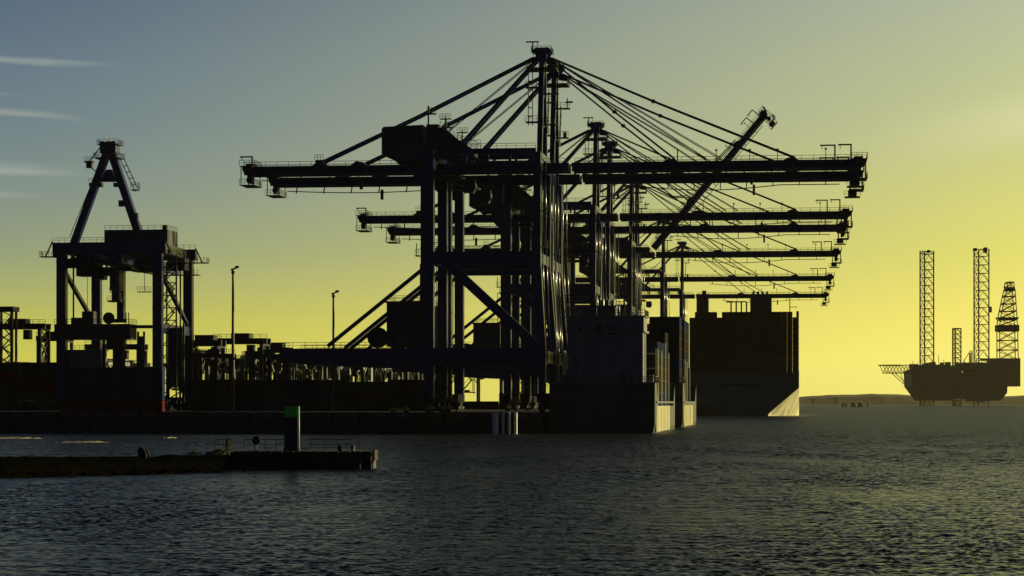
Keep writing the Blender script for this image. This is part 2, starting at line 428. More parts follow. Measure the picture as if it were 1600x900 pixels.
    m = MB(); m.box(a[0] + 1.2, a[0] + 2.4, -6.07, -6.0, zt + .5, zt + 2.6); m.build('door', 'galv', eh)
    c = P(600, 527); m = MB(); n = 20
    for rr, w in ((2.1, .2), (.55, 1.1)):
        for yy in ((-.5, .5) if rr > 1 else (0,)): m.wheel((c[0], -7 + yy, zt + 2.2), rr, w, 'y', n)
    m.wheel((c[0], -7, zt + 2.2), 1.7, .8, 'y', n)
    m.beam((c[0], -7.8, zt), (c[0], -7.8, zt + 2.2), .4, .4); m.build('cable_reel', 'dark', root)
    # girder over the quay and boom over the water: two box beams each
    xt, xh, xe = P(386, 264)[0], PX(HINGE_PX), P(1346, 255)[0]
    def beams(x0, x1, taper=True):
        m = MB()
        for y in (-2.2, 2.2):
            m.box(x0, x1, y - .55, y + .55, Zg - .62, Zg + .95)
            m.box(x0, x1, y - .3, y + .3, Zg - .80, Zg - .62)
        k = int((x1 - x0) / 9)
        for i in range(k + 1):
            x = x0 + .6 + (x1 - x0 - 1.2) * i / k; m.box(x - .35, x + .35, -1.65, 1.65, Zg - .2, Zg + .7)
        return m
    def dressing(par, x0, x1, org):
        m = MB()
        for y in (-3.5, 3.5):
            m.box(x0, x1, min(y, y * .79), max(y, y * .79), Zg + .5, Zg + .62)
            m.rail([(x0, y, Zg + .62), (x1, y, Zg + .62)], 1.15, 2.4)
            for x in np.arange(x0, x1, 4.8): m.beam((x, y, Zg + .5), (x, y * .82, Zg - .3), .12, .12)
        m.build('walkway', 'galv', par, org) if org == (0, 0, 0) else child(m, 'walkway', 'galv', par, org)
    def child(m, name, mt, par, org):
        o = m.build(name, mt, par, org); o.location = (0, 0, 0); return o
    O0 = (0, 0, 0)
    g = beams(xt, xh - .3).build('main_girder', 'blue', root); dressing(g, xt, xh - 1, O0)
    HO = (xh, 0, Zg + .9)
    bm = beams(xh + .3, xe).build('boom', 'blue', root, HO); dressing(bm, xh + 1, xe, HO)
    # hanging cable festoon below
    m = MB()
    pts = []
    for i in range(25):
        x = xt + 4 + (XL - 6 - xt) * i / 24; pts.append((x, -3.9, Zg - 2.1 - .5 * math.sin(i / 24 * math.pi)))
    m.path(pts, .10, 4)
    for x in np.arange(xt + 6, XL - 3, 6): m.beam((x, -3.9, Zg - 2.6), (x, -2.4, Zg - .6), .2, .3)
    c = P(570, 297); m.box(c[0] - .3, c[0] + .3, -4.2, -3.6, Zg - 4.1, Zg - 2.0)
    m.build('festoon', 'rope', g)
    m = MB(); pts = []
    for i in range(25):
        x = xh + 12 + (xe - 4 - xh - 12) * i / 24; pts.append((x, -3.9, Zg - 1.9 - .95 * math.sin(min(1, i / 17) * math.pi)))
    m.path(pts, .10, 4)
    for x in np.arange(xh + 13, xe - 5, 5.5): m.beam((x, -3.9, Zg - 1.95 - .9 * math.sin(min(1, (x - xh - 12) / (xe - 16 - xh) * 24 / 17) * math.pi)), (x, -2.4, Zg - .6), .2, .3)
    c = P(1175, 288); m.box(c[0] - .25, c[0] + .25, -4.2, -3.6, Zg - 4.0, Zg - 1.8)
    child(m, 'festoon', 'rope', bm, HO)
    # end platforms, sheaves, davits
    def endset(par, x, sgn, org):
        m = MB()
        m.box(x - .45, x + .45, -3.4, 3.4, Zg - .6, Zg + 1.1)
        m.box(x - .9, x + .9, -1.2, 1.2, Zg + .9, Zg + 1.7); m.box(x - .5, x + .3, -1.6, 1.6, Zg - 2.3, Zg - .6)
        m.wheel((x + sgn * .7, -2.2, Zg + .5), .7, .3); m.wheel((x + sgn * .7, 2.2, Zg + .5), .7, .3); m.wheel((x, -1.9, Zg - 1.7), .6, .3)
        px0, px1 = sorted((x - sgn * 1.4, x + sgn * 1.7))
        m.box(px0, px1, -3.4, 3.4, Zg - 2.95, Zg - 2.85)
        m.rail([(px0, -3.4, Zg - 2.85), (px1, -3.4, Zg - 2.85), (px1, 3.4, Zg - 2.85)], 1.15, 1.0)
        for yy in (-3.2, 3.2):
            for xx in (px0 + .3, px1 - .3): m.beam((xx, yy, Zg - 2.9), (xx, yy, Zg + 1.1), .16, .16)
        m.box(px0, px1, -3.4, 3.4, Zg + .95, Zg + 1.05)
        m.rail([(px0, -3.4, Zg + 1.05), (px1, -3.4, Zg + 1.05), (px1, 3.4, Zg + 1.05)], 1.15, 1.0)
        child(m, 'end_platform', 'dark', par, org) if org != O0 else m.build('end_platform', 'dark', par)
    endset(g, xt + .9, -1, O0); endset(bm, xe - .6, 1, HO)
    c = P(1336, 283); m = MB(); m.box(c[0] - .9, c[0] + .9, -1.2, 1.2, Zg - 4.0, Zg - 2.9); m.box(c[0] - 1.6, c[0] + 1.6, -1.9, 1.9, Zg - 4.4, Zg - 4.27)
    m.rail([(c[0] - 1.7, -1.9, Zg - 4.25), (c[0] + 1.7, -1.9, Zg - 4.25)], 1.1, .9); child(m, 'service_basket', 'dark', bm, HO)
    def davit(par, px_post, px_tip, py_top, org, base=Zg + 1.2):
        p, q = P(px_post, py_top), P(px_tip, py_top); m = MB()
        m.beam((p[0], -4.0, base - .6), (p[0], -4.0, p[1]), .3, .3); m.beam((p[0] + (.15 if p[0] > q[0] else -.15), -4.0, p[1] + .1), (q[0], -4.0, p[1] + .1), .26, .28)
        m.beam((q[0] + (.4 if p[0] > q[0] else -.4), -4.0, p[1]), (q[0] + (.4 if p[0] > q[0] else -.4), -4.0, p[1] - .7), .14, .14)
        child(m, 'davit', 'dark', par, org) if org != O0 else m.build('davit', 'dark', par)
    davit(g, 401, 382, 249, O0); davit(bm, 1304, 1281, 231, HO); davit(bm, 1329, 1309, 230, HO)
    # landing blocks for the stays on the beams, small lamps and a mast
    m = MB()
    for px in (500, 560):
        c = P(px, 255); m = MB(); m.prism([(c[0] - 1.5, Zg + .9), (c[0] + 2.0, Zg + .9), (c[0] + 1.2, Zg + 1.7), (c[0] - .2, Zg + 1.9)], -1.8, 1.8); m.build('stay_anchor', 'blue', g)
    m = MB(); c = P(505, 244); m.box(c[0] - .8, c[0] + .8, -4.2, -3.0, Zg + 1.1, Zg + 2.0); m.rail([(c[0] - .9, -4.4, Zg + 1.9), (c[0] + .9, -4.4, Zg + 1.9)], 1.1, .6)
    m.build('service_platform', 'dark', g)
    for px in (1240, 1052):
        m = MB(); c = P(px, 250); m.prism([(c[0] - 2.2, Zg + .9), (c[0] + 1.2, Zg + .9), (c[0] + .1, Zg + 1.6), (c[0] - 1.2, Zg + 1.5)], -1.8, 1.8); child(m, 'stay_anchor', 'blue', bm, HO)
    m = MB(); c = P(1060, 236); m.beam((c[0], -3.5, Zg + .6), (c[0], -3.5, c[1]), .22, .22); child(m, 'antenna', 'dark', bm, HO)
    for px in (1120, 1172, 1215, 1290): m = MB(); c = P(px, 240); m.beam((c[0], -3.5, Zg + .6), (c[0], -3.5, Zg + 2.9), .14, .14); m.cbox(c[0], -3.5, Zg + 3.0, .5, .3, .3); child(m, 'boom_lamp', 'dark', bm, HO)
    # apex mast
    zf = Zg + 2.6
    for s in (-1, 1):
        m = MB(); m.beam((XW, s * 5.0, zf - .5), (XW + .1, s * 1.5, Za - 1.5), 1.05, 1.05, (0, 1, 0))
        m.build('mast_post', 'blue', root)
    m = MB()
    for t in (.3, .58, .8): z = zf + (Za - zf) * t; h = 5.0 + (1.5 - 5.0) * t; m.beam((XW, -h, z), (XW, h, z), .6, .6)
    m.build('mast_tie', 'blue', root)
    m = MB(); m.box(XW - .9, XW + 1.1, -2.2, 2.2, Za - 2.0, Za - .6)
    m.prism([(XW + .9, Za - 2.6), (XW + 3.0, Za - 2.9), (XW + 3.2, Za - 2.2), (XW + 1.0, Za - .8)], -.5, .5); m.prism([(XW - .8, Za - 2.6), (XW - 2.2, Za - 2.2), (XW - 2.0, Za - 1.4), (XW - .8, Za - .9)], -.5, .5)
    for xx in (-.9, 1.1):
        for yy in (-1.4, 1.4): m.wheel((XW + xx, yy, Za - .2), .8, .3)
    m.prism([(XW - 1.1, Za - .6), (XW + 1.3, Za - .6), (XW + .7, Za + .7), (XW - .5, Za + .7)], -.5, .5)
    ah = m.build('mast_head', 'blue', root)
    m = MB(); z = Za - .55
    m.box(XW - 2.9, XW + 3.0, -3.2, 3.2, z - 3.3, z - 3.15)
    m.rail([(XW - 2.9, -3.2, z - 3.15), (XW + 3.0, -3.2, z - 3.15), (XW + 3.0, 3.2, z - 3.15)], 1.2, 1.0)
    m.rail([(XW - 2.0, -2.6, z), (XW + 2.0, -2.6, z), (XW + 2.0, 2.6, z), (XW - 2.0, 2.6, z), (XW - 2.0, -2.6, z)], 1.2, .9)
    m.build('platform', 'galv', ah)
    p, q = P(833, 69), P(844, 69); t = P(824, 69)
    m = MB(); m.beam((p[0] + .2, -2.4, Za - .6), (p[0] + .2, -2.4, p[1]), .25, .25); m.beam((t[0], -2.4, p[1] + .1), (q[0], -2.4, p[1] + .1), .25, .25); m.beam((q[0] - .3, -2.4, p[1]), (q[0] - .3, -2.4, Za + .6), .12, .12)
    m.build('davit', 'dark', ah)
    m = MB(); x = XW - 1.7
    m.ladder((x, -2.6, zf + 6), (x, -2.6, Za - 3.6), .7, .055, True, (-.85, 0, 0))
    for z in (zf + 6.5, zf + 13.5): m.box(x - 1.3, XW + .2, -4.2, -1.8, z, z + .15); m.rail([(x - 1.3, -4.2, z + .15), (XW, -4.2, z + .15)], 1.1, .8)
    m.build('ladder', 'galv', root)
    m = MB(); c = P(882, 140)
    m.box(XW + .6, c[0] - 1.0, -2.6, -1.0, c[1] - 1.2, c[1] - 1.0); m.rail([(XW + .6, -2.6, c[1] - 1.0), (c[0] - 1.0, -2.6, c[1] - 1.0)], 1.2, .9)
    m.beam((c[0] - 1.6, -1.8, c[1] - 1.0), (c[0] - 1.6, -1.8, c[1] + 1.2), .2, .2); m.cbox(c[0] - 1.2, -1.8, c[1] + .3, 1.5, .5, .35)
    m.build('lamp_platform', 'dark', root)
    m = MB(); z = Zg + 8.5; m.box(XW + .6, XW + 3.4, -4.5, -2.5, z, z + .15); m.rail([(XW + .6, -4.5, z + .15), (XW + 3.4, -4.5, z + .15)], 1.2, .9); m.cbox(XW + 2.6, -3.5, z + .7, .7, .7, 1.2)
    m.build('lamp_platform', 'dark', root)
    m = MB()
    for s in (-.6, .6): m.path([(XW + 1.6, -5 + s, zf + 4), (XW + 1.9, -5 + s, Zg + 15)], .12, 4)
    m.build('conduit', 'dark', root)
    # rear struts, back stays, fore stays, boom hoist ropes
    for s in (-1, 1):
        p, q = P(838, 92), P(716, 226); m = MB()
        m.beam((p[0], s * .9, p[1] - .5), (q[0], s * 1.5, q[1] - 1.0), .6, .72, (0, 1, 0)); m.build('rear_strut', 'blue', root)
        p, q = P(835, 91), P(503, 255); k = .54
        m = MB(); mid = (p[0] + (q[0] - p[0]) * k, s * 1.1, p[1] + (q[1] - p[1]) * k - .35)
        m.beam((p[0], s * .9, p[1]), mid, .45, .52, (0, 1, 0)); m.beam(mid, (q[0], s * 1.3, q[1]), .45, .52, (0, 1, 0)); m.build('back_stay', 'blue', root)
        p, q = P(862, 91), P(1243, 247); m = MB()
        k = .42; mid = (p[0] + (q[0] - p[0]) * k, s * 1.0, p[1] + (q[1] - p[1]) * k - .3)
        m.beam((p[0], s * .8, p[1]), mid, .26, .36, (0, 1, 0)); m.beam(mid, (q[0], s * 1.2, q[1]), .26, .36, (0, 1, 0)); m.cbox(mid[0], mid[1], mid[2], .8, .4, .5); m.build('fore_stay', 'dark', root)
        p, q = P(866, 98), P(1055, 249); m = MB()
        k = .5; mid = (p[0] + (q[0] - p[0]) * k, s * 1.0, p[1] + (q[1] - p[1]) * k - .2)
        m.beam((p[0], s * .8, p[1]), mid, .26, .36, (0, 1, 0)); m.beam(mid, (q[0], s * 1.2, q[1]), .26, .36, (0, 1, 0)); m.cbox(mid[0], mid[1], mid[2], .8, .4, .5); m.build('fore_stay', 'dark', root)
    m = MB(); p = P(868, 96)
    for s in (-1, 1):
        for px in (1128, 1104): q = P(px, 249); m.path([(p[0], s * .9, p[1]), (q[0], s * 2.0, q[1])], .085, 4)
    m.build('hoist_rope', 'rope', root)
    m = MB(); q = P(690, 214)
    for s in (-.7, .7): m.path([(XW - .6, s, Za - 1), (q[0], s, q[1])], .09, 4)
    m.build('hoist_rope', 'rope', root)
    # machinery house on the girder, with the hoist frame beside it
    a, b = P(603, 201), P(664, 246)
    m = MB()
    m.prism([(a[0], b[1] + .3), (a[0] + .6, b[1] + .1), (a[0] + 2.6, b[1] - 1.1), (b[0] + .4, b[1] - 1.1), (b[0] + .4, a[1] + .1), (a[0] + .4, a[1] - .2), (a[0], a[1] - .6)], -5, 4)
    for i in range(6): m.box(a[0] + .5 + i * 1.25, a[0] + .62 + i * 1.25, -5.07, -5.0, b[1] + .4, a[1] - .7)
    mh = m.build('machinery_house', 'house', root)
    m = MB(); m.box(a[0] + 3.0, b[0] + .2, -3.8, -3.4, Zg + 1.05, Zg + 1.35); m.box(a[0] + 3.0, b[0] + .2, 2.6, 3.0, Zg + 1.05, Zg + 1.35); m.box(a[0] + 3.0, a[0] + 3.4, -3.6, 2.8, Zg + 1.1, Zg + 1.4)
    for xx in (a[0] + 3.2, a[0] + 5.0, b[0]):
        for yy in (-3.6, 2.8): m.beam((xx, yy, Zg + 1.05), (xx, yy, b[1] - 1.0), .35, .35)
    m.build('support_frame', 'dark', mh)
    m = MB(); m.box(a[0] + 1.5, a[0] + 3.0, -5.08, -5.0, b[1] + .5, b[1] + 2.7); m.build('door', 'galv', mh)
    m = MB(); c = P(673, 186); m.beam((c[0], -3, a[1]), (c[0], -3, P(673, 168)[1]), .3, .3); m.box(c[0] - .2, c[0] + 1.6, -3.8, -2.2, c[1] + .6, c[1] + .75); m.rail([(c[0] - .2, -3.8, c[1] + .75), (c[0] + 1.6, -3.8, c[1] + .75)], 1.1, .6)
    m.build('lamp_mast', 'dark', mh)
    a, b, c = P(671, 198), P(690, 252), P(744, 240)
    m = MB(); m.box(a[0], b[0], -4.2, 3.0, Zg + 1.2, a[1])
    m.prism([(b[0], a[1] - .6), (b[0] + .9, a[1] - .5), (b[0] + 4.0, a[1] - 3.2), (c[0], c[1] + .4), (c[0], c[1] - .8), (b[0], c[1] - .8)], -3.4, 2.6)
    hf = m.build('hoist_frame', 'dark', root)
    m = MB(); z = a[1]
    m.rail([(b[0] + .2, -3.4, z - .5), (b[0] + 3.8, -3.4, z - 3.2), (c[0] + 1.5, -3.4, c[1] + .4)], 1.2, .9)
    for k in range(3): m.wheel((b[0] + 1.2 + k * 1.6, -3.6, z - 3.6 - k * .5), .8, .4)
    cc = P(742, 225); m.rail([(cc[0] - 1.2, -3.4, c[1] + .4), (cc[0] + 1.6, -3.4, c[1] + .4)], 2.0, .9)
    cc = P(700, 190); m.beam((cc[0], -3.6, z - 1.5), (cc[0], -3.6, cc[1] + .6), .25, .25); m.box(cc[0] - 1.1, cc[0] + 1.2, -4, -3.2, cc[1], cc[1] + .18); m.rail([(cc[0] - 1.1, -4, cc[1] + .18), (cc[0] + 1.2, -4, cc[1] + .18)], .9, .6)
    m.build('handrail', 'galv', hf)
    # upper tie beams over the portal
    p = P(722, 241)
    for s in (-1, 1):
        m = MB(); m.box(p[0], XW - .7, s * 5.5 - .4, s * 5.5 + .4, p[1] - .6, p[1] + .5)
        m.rail([(p[0], s * 5.5, p[1] + .5), (XW - .8, s * 5.5, p[1] + .5)], 1.0, 2.0)
        k = 4
        for i in range(k): xx = p[0] + 1.5 + (XW - p[0] - 3) * i / (k - 1); m.box(xx - .25, xx + .25, s * 5.5 - .3, s * 5.5 + .3, Zg + 1.0, p[1] - .6)
        m.build('upper_tie', 'blue', root)
    # knee brackets where the legs meet the girder
    for s in (-1, 1):
        y = s * LY
        m = MB(); m.prism([(XL - .9, Zg - .6), (XL - 4.0, Zg - .6), (XL - 3.4, Zg - 1.8), (XL - 2.0, Zg - 3.2), (XL - .9, Zg - 3.4)], y - .5, y + .5)
        m.box(XL - .9, XL + .9, min(y, s * 2.6), max(y, s * 2.6), Zg - .6, Zg + 1.25); m.build('leg_bracket', 'blue', root)
        m = MB(); m.box(XW - .6, XW + .6, min(y, s * 2.6), max(y, s * 2.6), Zg - .6, Zg + 1.25); m.build('leg_bracket', 'blue', root)
    # trolley with operator cab under the girder
    x = XL + 2.5; m = MB()
    m.box(x - 3, x + 3, -3.4, 3.4, Zg - 1.95, Zg - 1.4)
    for xx in (-2.4, 2.4):
        for yy in (-3, 3): m.wheel((x + xx, yy, Zg - 1.5), .4, .3)
    tr = m.build('trolley', 'dark', root)
    m = MB(); m.prism([(x + 3.2, Zg - 2.0), (x + 3.2, Zg - 4.6), (x + 5.2, Zg - 4.9), (x + 5.8, Zg - 3.6), (x + 5.6, Zg - 2.0)], -1.2, 1.2); cb = m.build('operator_cab', 'house', tr)
    m = MB(); m.prism([(x + 5.25, Zg - 4.6), (x + 5.78, Zg - 3.6), (x + 5.84, Zg - 3.6), (x + 5.32, Zg - 4.6)], -1.05, 1.05); m.build('window', 'glass', cb)
    # stairs and lift on the landside leg
    m = MB(); m.stair(XL + 3.6, -LY + 2.2, Zs + .9, Zb - 1.8, 2.6, 3.0); m.build('stairway', 'galv', root)
    m = MB(); m.stair(XL - 3.4, LY + 2, Zb + 1.8, Zp, 2.4, 3.0); m.build('stairway', 'galv', root)
    m = MB(); m.box(XL - 1.75, XL - 1.0, -LY - .4, -LY + .4, Zb + 1.8, Zg); 
    for z in np.arange(Zb + 4, Zg, 4.4): m.box(XL - 1.8, XL - .9, -LY - .5, -LY + .5, z, z + .3)
    m.build('lift_shaft', 'galv', root)
    p = P(657, 400, -LY); m = MB(); m.box(XL - 2.8, XL - 1.36, -LY - .8, -LY + .8, p[1] - .1, p[1] + .1); m.rail([(XL - 2.8, -LY - .8, p[1] + .1), (XL - 1.4, -LY - .8, p[1] + .1)], 1.2, .7); m.beam((XL - 2.6, -LY, p[1]), (XL - 2.6, -LY, p[1] + 2.6), .15, .15)
    m.build('landing', 'galv', root)
    # bright tubes added along the waterside legs to draw their gleams
    for s in (-1, 1):
        for k, (dx, r_) in enumerate(((.95, .12), (1.75, .09))):
            m = MB(); y = s * LY; pts = [(XW + dx, y - .2, Zg), (XW + dx + .03, y - .2, Zp + 3), (XW + dx + .6, y * 1.1, (Zp + Zb) / 2), (XW + dx + 1.3, y * 1.22, Zb - 1)]
            m.path(pts, r_, 8); m.build('upright_tube', 'bright', root, smooth=True)
    # small landing decks along the waterside legs
    m = MB()
    for z in np.arange(Zp + 2, Zg - 3, 7.2):
        m.box(XW + .75, XW + 2.0, -LY - .8, -LY + .8, z, z + .12); m.rail([(XW + 2.0, -LY - .8, z + .12), (XW + 2.0, -LY + .8, z + .12)], 1.1, .8)
    m.ladder((XW + 1.5, -LY, Zp + 2), (XW + 1.5, -LY, Zg - 3), .6, .05, False)
    m.build('landing', 'galv', root)
    return root, HO
CRANE, HO = make_crane()
def put_crane(o, dist, label):
    w = world(0, quay_y(dist), QZ); o.location = w; o['label'] = label; return o
put_crane(CRANE, 480.0, 'nearest dark blue ship-to-shore crane, tallest in the row, its long landward girder reaching farthest out')
cranes = [(504.0, 'dark blue ship-to-shore crane right behind the tallest one, its boom showing just below that boom'),
          (607.0, 'third ship-to-shore crane from the front, its mast head well below and behind the tallest one'),
          (651.0, 'fourth ship-to-shore crane from the front, its boom close under the third'),
          (761.0, 'sixth ship-to-shore crane, boom lowered, standing directly behind the crane with the raised boom'),
          (910.0, 'second farthest ship-to-shore crane, its boom low over the big ship'),
          (1056.0, 'farthest ship-to-shore crane, lowest boom just above the containers of the big ship')]
for d, lab in cranes: put_crane(copy_tree(CRANE, skip=('main_brace',) if d == 504.0 else ()), d, lab)
RC = put_crane(copy_tree(CRANE, skip=('fore_stay', 'hoist_rope')), 737.0, 'ship-to-shore crane with its boom raised steeply above all other booms')
for ch in RC.children:
    if ch.name.split('.')[0] == 'boom': ch.rotation_euler = (0, -R(50.0), 0); ch.scale = (.935, 1, 1)
a_ = P(862, 91); c50, s50 = math.cos(R(50.5)), math.sin(R(50.5))
for s in (-1, 1):
    for px in (1243, 1055):
        q = P(px, 247); dx, dz = (q[0] - HO[0]) * .935, q[1] - HO[2]
        e = (HO[0] + dx * c50 - dz * s50, s * 3.0, HO[2] + dx * s50 + dz * c50)
        mid = ((a_[0] + e[0]) / 2 + 3, s * 2.2, (a_[1] + e[2]) / 2 - (7 if px == 1243 else 3))
        m = MB(); m.beam((a_[0], s * 1.5, a_[1]), mid, .3, .4, (0, 1, 0)); m.beam(mid, e, .3, .4, (0, 1, 0)); m.build('fore_stay', 'dark', RC)

# ------------------------------------------------------------------ the quay crane seen from its landward end
def end_crane():
    D = 600.0; ox, oy = at(172, D), D
    def L(px, py, y=0.0): return P(px, py, y, ox, oy)
    root = thing('gantry_crane', 'dark blue quay crane seen end-on beside the container stacks, with a tall A-shaped mast', 'crane', (ox, oy, QZ), -QA)
    G = 30.0
    xl, xr = L(97, 500)[0], L(247, 500)[0]
    zt = L(172, 388)[1]; zp = L(150, 512)[1]
    for y in (0.0, G):
        for x in (xl, xr):
            m = MB(); m.box(x - 1.2, x + 1.2, y - 1.0, y + 1.0, 2.5, zt - 1.4)
            for z in np.arange(8, zt - 3, 6): m.box(x - 1.27, x + 1.27, y - 1.07, y + 1.07, z, z + .2)
            m.build('leg', 'blue', root)
        m = MB(); m.box(xl - 2.2, xr + 2.2, y - 1.1, y + 1.1, zt - 1.4, zt + 1.5); tb = m.build('top_beam', 'blue', root)
        m = MB(); m.rail([(xl - 2.2, y - 1.0, zt + 1.5), (xr + 2.2, y - 1.0, zt + 1.5)], 1.2, 1.6)
        for s, x in ((-1, xl - 2.2), (1, xr + 2.2)):
            x0, x1 = sorted((x, x + s * 3.2)); m.box(x0, x1, y - 1.8, y + 1.2, zt - 2.2, zt - 2.0); m.rail([(x0, y - 1.8, zt - 2.0), (x1, y - 1.8, zt - 2.0)], 1.2, .8)
            m.rail([(x + s * 3.2, y - 1.8, zt - 2), (x + s * 3.2, y + 1.2, zt - 2)], 1.2, .8)
            m.beam((x + s * 1.8, y - 1, zt - 2), (x, y - 1, zt + 1.8), .3, .3)
        m.build('walkway', 'galv', tb)
        m = MB(); m.box(xl - 1.6, xr + 1.6, y - .9, y + .9, 1.6, 3.6); m.build('sill_beam', 'blue', root)
        for x in (xl, xr):
            m = MB(); m.box(x - 3.4, x + 3.4, y - .5, y + .5, .8, 1.5)
            bo = m.build('bogie', 'dark', root); m = MB()
            for k in (-2.6, -1, 1, 2.6): m.wheel((x + k, y, .5), .48, .35, 'y', 12)
            m.build('wheel_set', 'tread', bo)
    for x in (xl, xr):
        m = MB(); m.box(x - .8, x + .8, 1.0, G - 1, zt - 1.2, zt + 1.2); m.build('side_beam', 'blue', root)
        m = MB(); m.box(x - .7, x + .7, 1.0, G - 1, zp - 1.3, zp + 1.0); m.build('portal_beam', 'blue', root)
        m = MB(); m.beam((x, .5, zt - 5), (x, G - 1, zp + 1.5), .95, .95, (1, 0, 0)); m.build('diagonal_brace', 'blue', root)
    # lower platform over the near frame with equipment
    x1 = L(205, 512)[0]
    m = MB(); m.box(xl - 1.7, x1, -1.2, 5.0, zp - 3.0, zp + .9); m.box(x1, xr - 1.2, -.8, .8, zp - .2, zp + .6)
    m.box(L(128, 490)[0], L(146, 490)[0], 0, 3, zp + .9, zp + 4.2); m.box(L(110, 480)[0], L(128, 480)[0], .5, 3.5, zp + .9, zp + 2.6)
    m.wheel((L(171, 490)[0], -.6, zp + 2.4), 1.5, .5); pb = m.build('platform', 'dark', root)
    m = MB(); m.rail([(xl - 1.7, -1.2, zp + .9), (x1, -1.2, zp + .9), (x1, 5, zp + .9)], 1.2, 1.5, .07); m.box(L(166, 495)[0], L(200, 495)[0], -1.25, -1.15, zp + 1.2, zp + 2.2)
    for px in (199, 203): m.beam((L(px, 490)[0], -1.2, zp + .9), (L(px, 490)[0], -1.2, zp + 3.8), .2, .2)
    m.build('handrail', 'galv', pb)
    for px0, px1, py0, py1, y0 in ((100, 150, 404, 418, 2.0), (212, 246, 404, 416, 2.0), (82, 98, 388, 402, -1.5)  ):
        p, q = L(px0, py0, y0), L(px1, py1, y0); m = MB(); m.box(p[0], q[0], y0, y0 + 3, q[1], p[1]); m.rail([(p[0], y0, p[1]), (q[0], y0, p[1])], 1.2, .9); m.beam((p[0] + .3, y0 + 1, q[1]), (p[0] + .3, y0 + 1, zt - 1), .3, .3); m.build('equipment_box', 'dark', root)
    # machinery house and roof gear
    a, b = L(170, 361, 12), L(268, 398, 12)
    m = MB(); m.box(a[0], b[0], 8, 18, zt + 1.2, a[1]); m.box(b[0] - 1.6, b[0] - .6, 9, 10, a[1], a[1] + 1.2)
    for i in range(7): m.box(a[0] + .8 + i * 2.1, a[0] + 1.0 + i * 2.1, 7.93, 8.0, zt + 1.6, a[1] - .4)
    mh = m.build('machinery_house', 'house', root)
    m = MB(); m.rail([(a[0], 8, a[1]), (b[0], 8, a[1]), (b[0], 18, a[1])], 1.1, 1.6); m.build('handrail', 'galv', mh)
    # A shaped mast
    ym = 14.0
    ap = L(171, 232, ym); f0 = L(117, 378, ym); f1 = L(217, 366, ym)
    for s, f in ((-1, f0), (1, f1)):
        m = MB(); ex = ((f[0] - ap[0]) / (ap[1] - f[1])); m.beam((f[0] + ex * (f[1] - zt - 1.0), ym, zt + 1.0), (ap[0] + s * .6, ym, ap[1] - 1.0), 1.9, 1.8 if s < 0 else 2.3, (0, 1, 0)); m.build('mast_leg', 'blue', root)
    t0, t1 = L(152, 281, ym), L(189, 281, ym)
    m = MB(); m.beam((t0[0] - .5, ym, t0[1]), (t1[0] + .3, ym, t0[1]), 1.2, 1.1); m.prism([(ap[0] - 1.8, t0[1] + .5), (ap[0] + 1.6, t0[1] + .5), (ap[0] + .7, t0[1] + 2.6), (ap[0] - .7, t0[1] + 2.6)], ym - .6, ym + .6); m.build('mast_tie', 'blue', root)
    m = MB(); m.box(ap[0] - 2.0, ap[0] + 2.2, ym - 2, ym + 2, ap[1] - 1.4, ap[1] + .9)
    for xx in (-1.4, 0, 1.4): m.wheel((ap[0] + xx, ym - 1.5, ap[1] + 1.0), .8, .4)
    hd = m.build('mast_head', 'blue', root)
    m = MB()
    for z0, w0, w1 in ((ap[1] + .9, -2.6, 3.0), (ap[1] - 2.6, -3.6, 3.4)):
        m.box(ap[0] + w0, ap[0] + w1, ym - 2.6, ym + 2.6, z0 - .1, z0 + .05)
        m.rail([(ap[0] + w0, ym - 2.6, z0), (ap[0] + w1, ym - 2.6, z0), (ap[0] + w1, ym + 2.6, z0), (ap[0] + w0, ym + 2.6, z0), (ap[0] + w0, ym - 2.6, z0)], 1.25, .8)
    c = L(139, 253, ym); m.box(c[0] - 1, c[0] + 1.2, ym - 1, ym + 1, c[1] - .2, c[1] + .2); m.rail([(c[0] - 1, ym - 1, c[1]), (c[0] + 1.2, ym - 1, c[1])], 1.2, .6); m.box(c[0] - .6, c[0] + .9, ym - .6, ym + .6, c[1] - 1.6, c[1] - .2)
    m.beam((c[0], ym, c[1]), (ap[0] - 1.6, ym, ap[1] + 1.5), .25, .25); m.beam((c[0] + .3, ym, c[1] - 1.4), (t0[0] + .6, ym, t0[1] + 1.6), .25, .25)
    m.build('platform', 'galv', hd)
    m = MB(); m.beam((ap[0] + .3, ym, ap[1] + 1), (ap[0] + .3, ym, L(172, 214, ym)[1]), .18, .18); m.beam((ap[0] - .9, ym, ap[1] + 1), (ap[0] - .9, ym, ap[1] + 3.2), .12, .12); m.build('antenna', 'pale', hd)
    m = MB()
    q0, q1 = L(213, 300, ym), L(190, 250, ym)
    m.ladder((q0[0], ym - 1.2, q0[1]), (q1[0], ym - 1.2, q1[1]), .7, .06, True, (.9, 0, .4))
    m.build('ladder', 'galv', root)
    m = MB(); c = L(214, 297, ym); m.box(c[0] - 1.2, c[0] + .7, ym - 1.8, ym + .4, c[1] - .2, c[1]); m.rail([(c[0] - 1.2, ym - 1.8, c[1]), (c[0] + .7, ym - 1.8, c[1]), (c[0] + .7, ym + .4, c[1])], 1.8, .6)
    m.build('landing', 'galv', root)
    m = MB(); c = L(190, 318, ym); m.box(c[0] - .6, c[0] + .9, ym - .9, ym + .4, c[1] - .8, c[1] + .8); m.build('landing', 'galv', root); m = MB(); c = L(214, 338, ym); m.box(c[0] - .8, c[0] + .4, ym - .9, ym + .4, c[1] - 1.4, c[1] + .8); m.build('landing', 'galv', root)
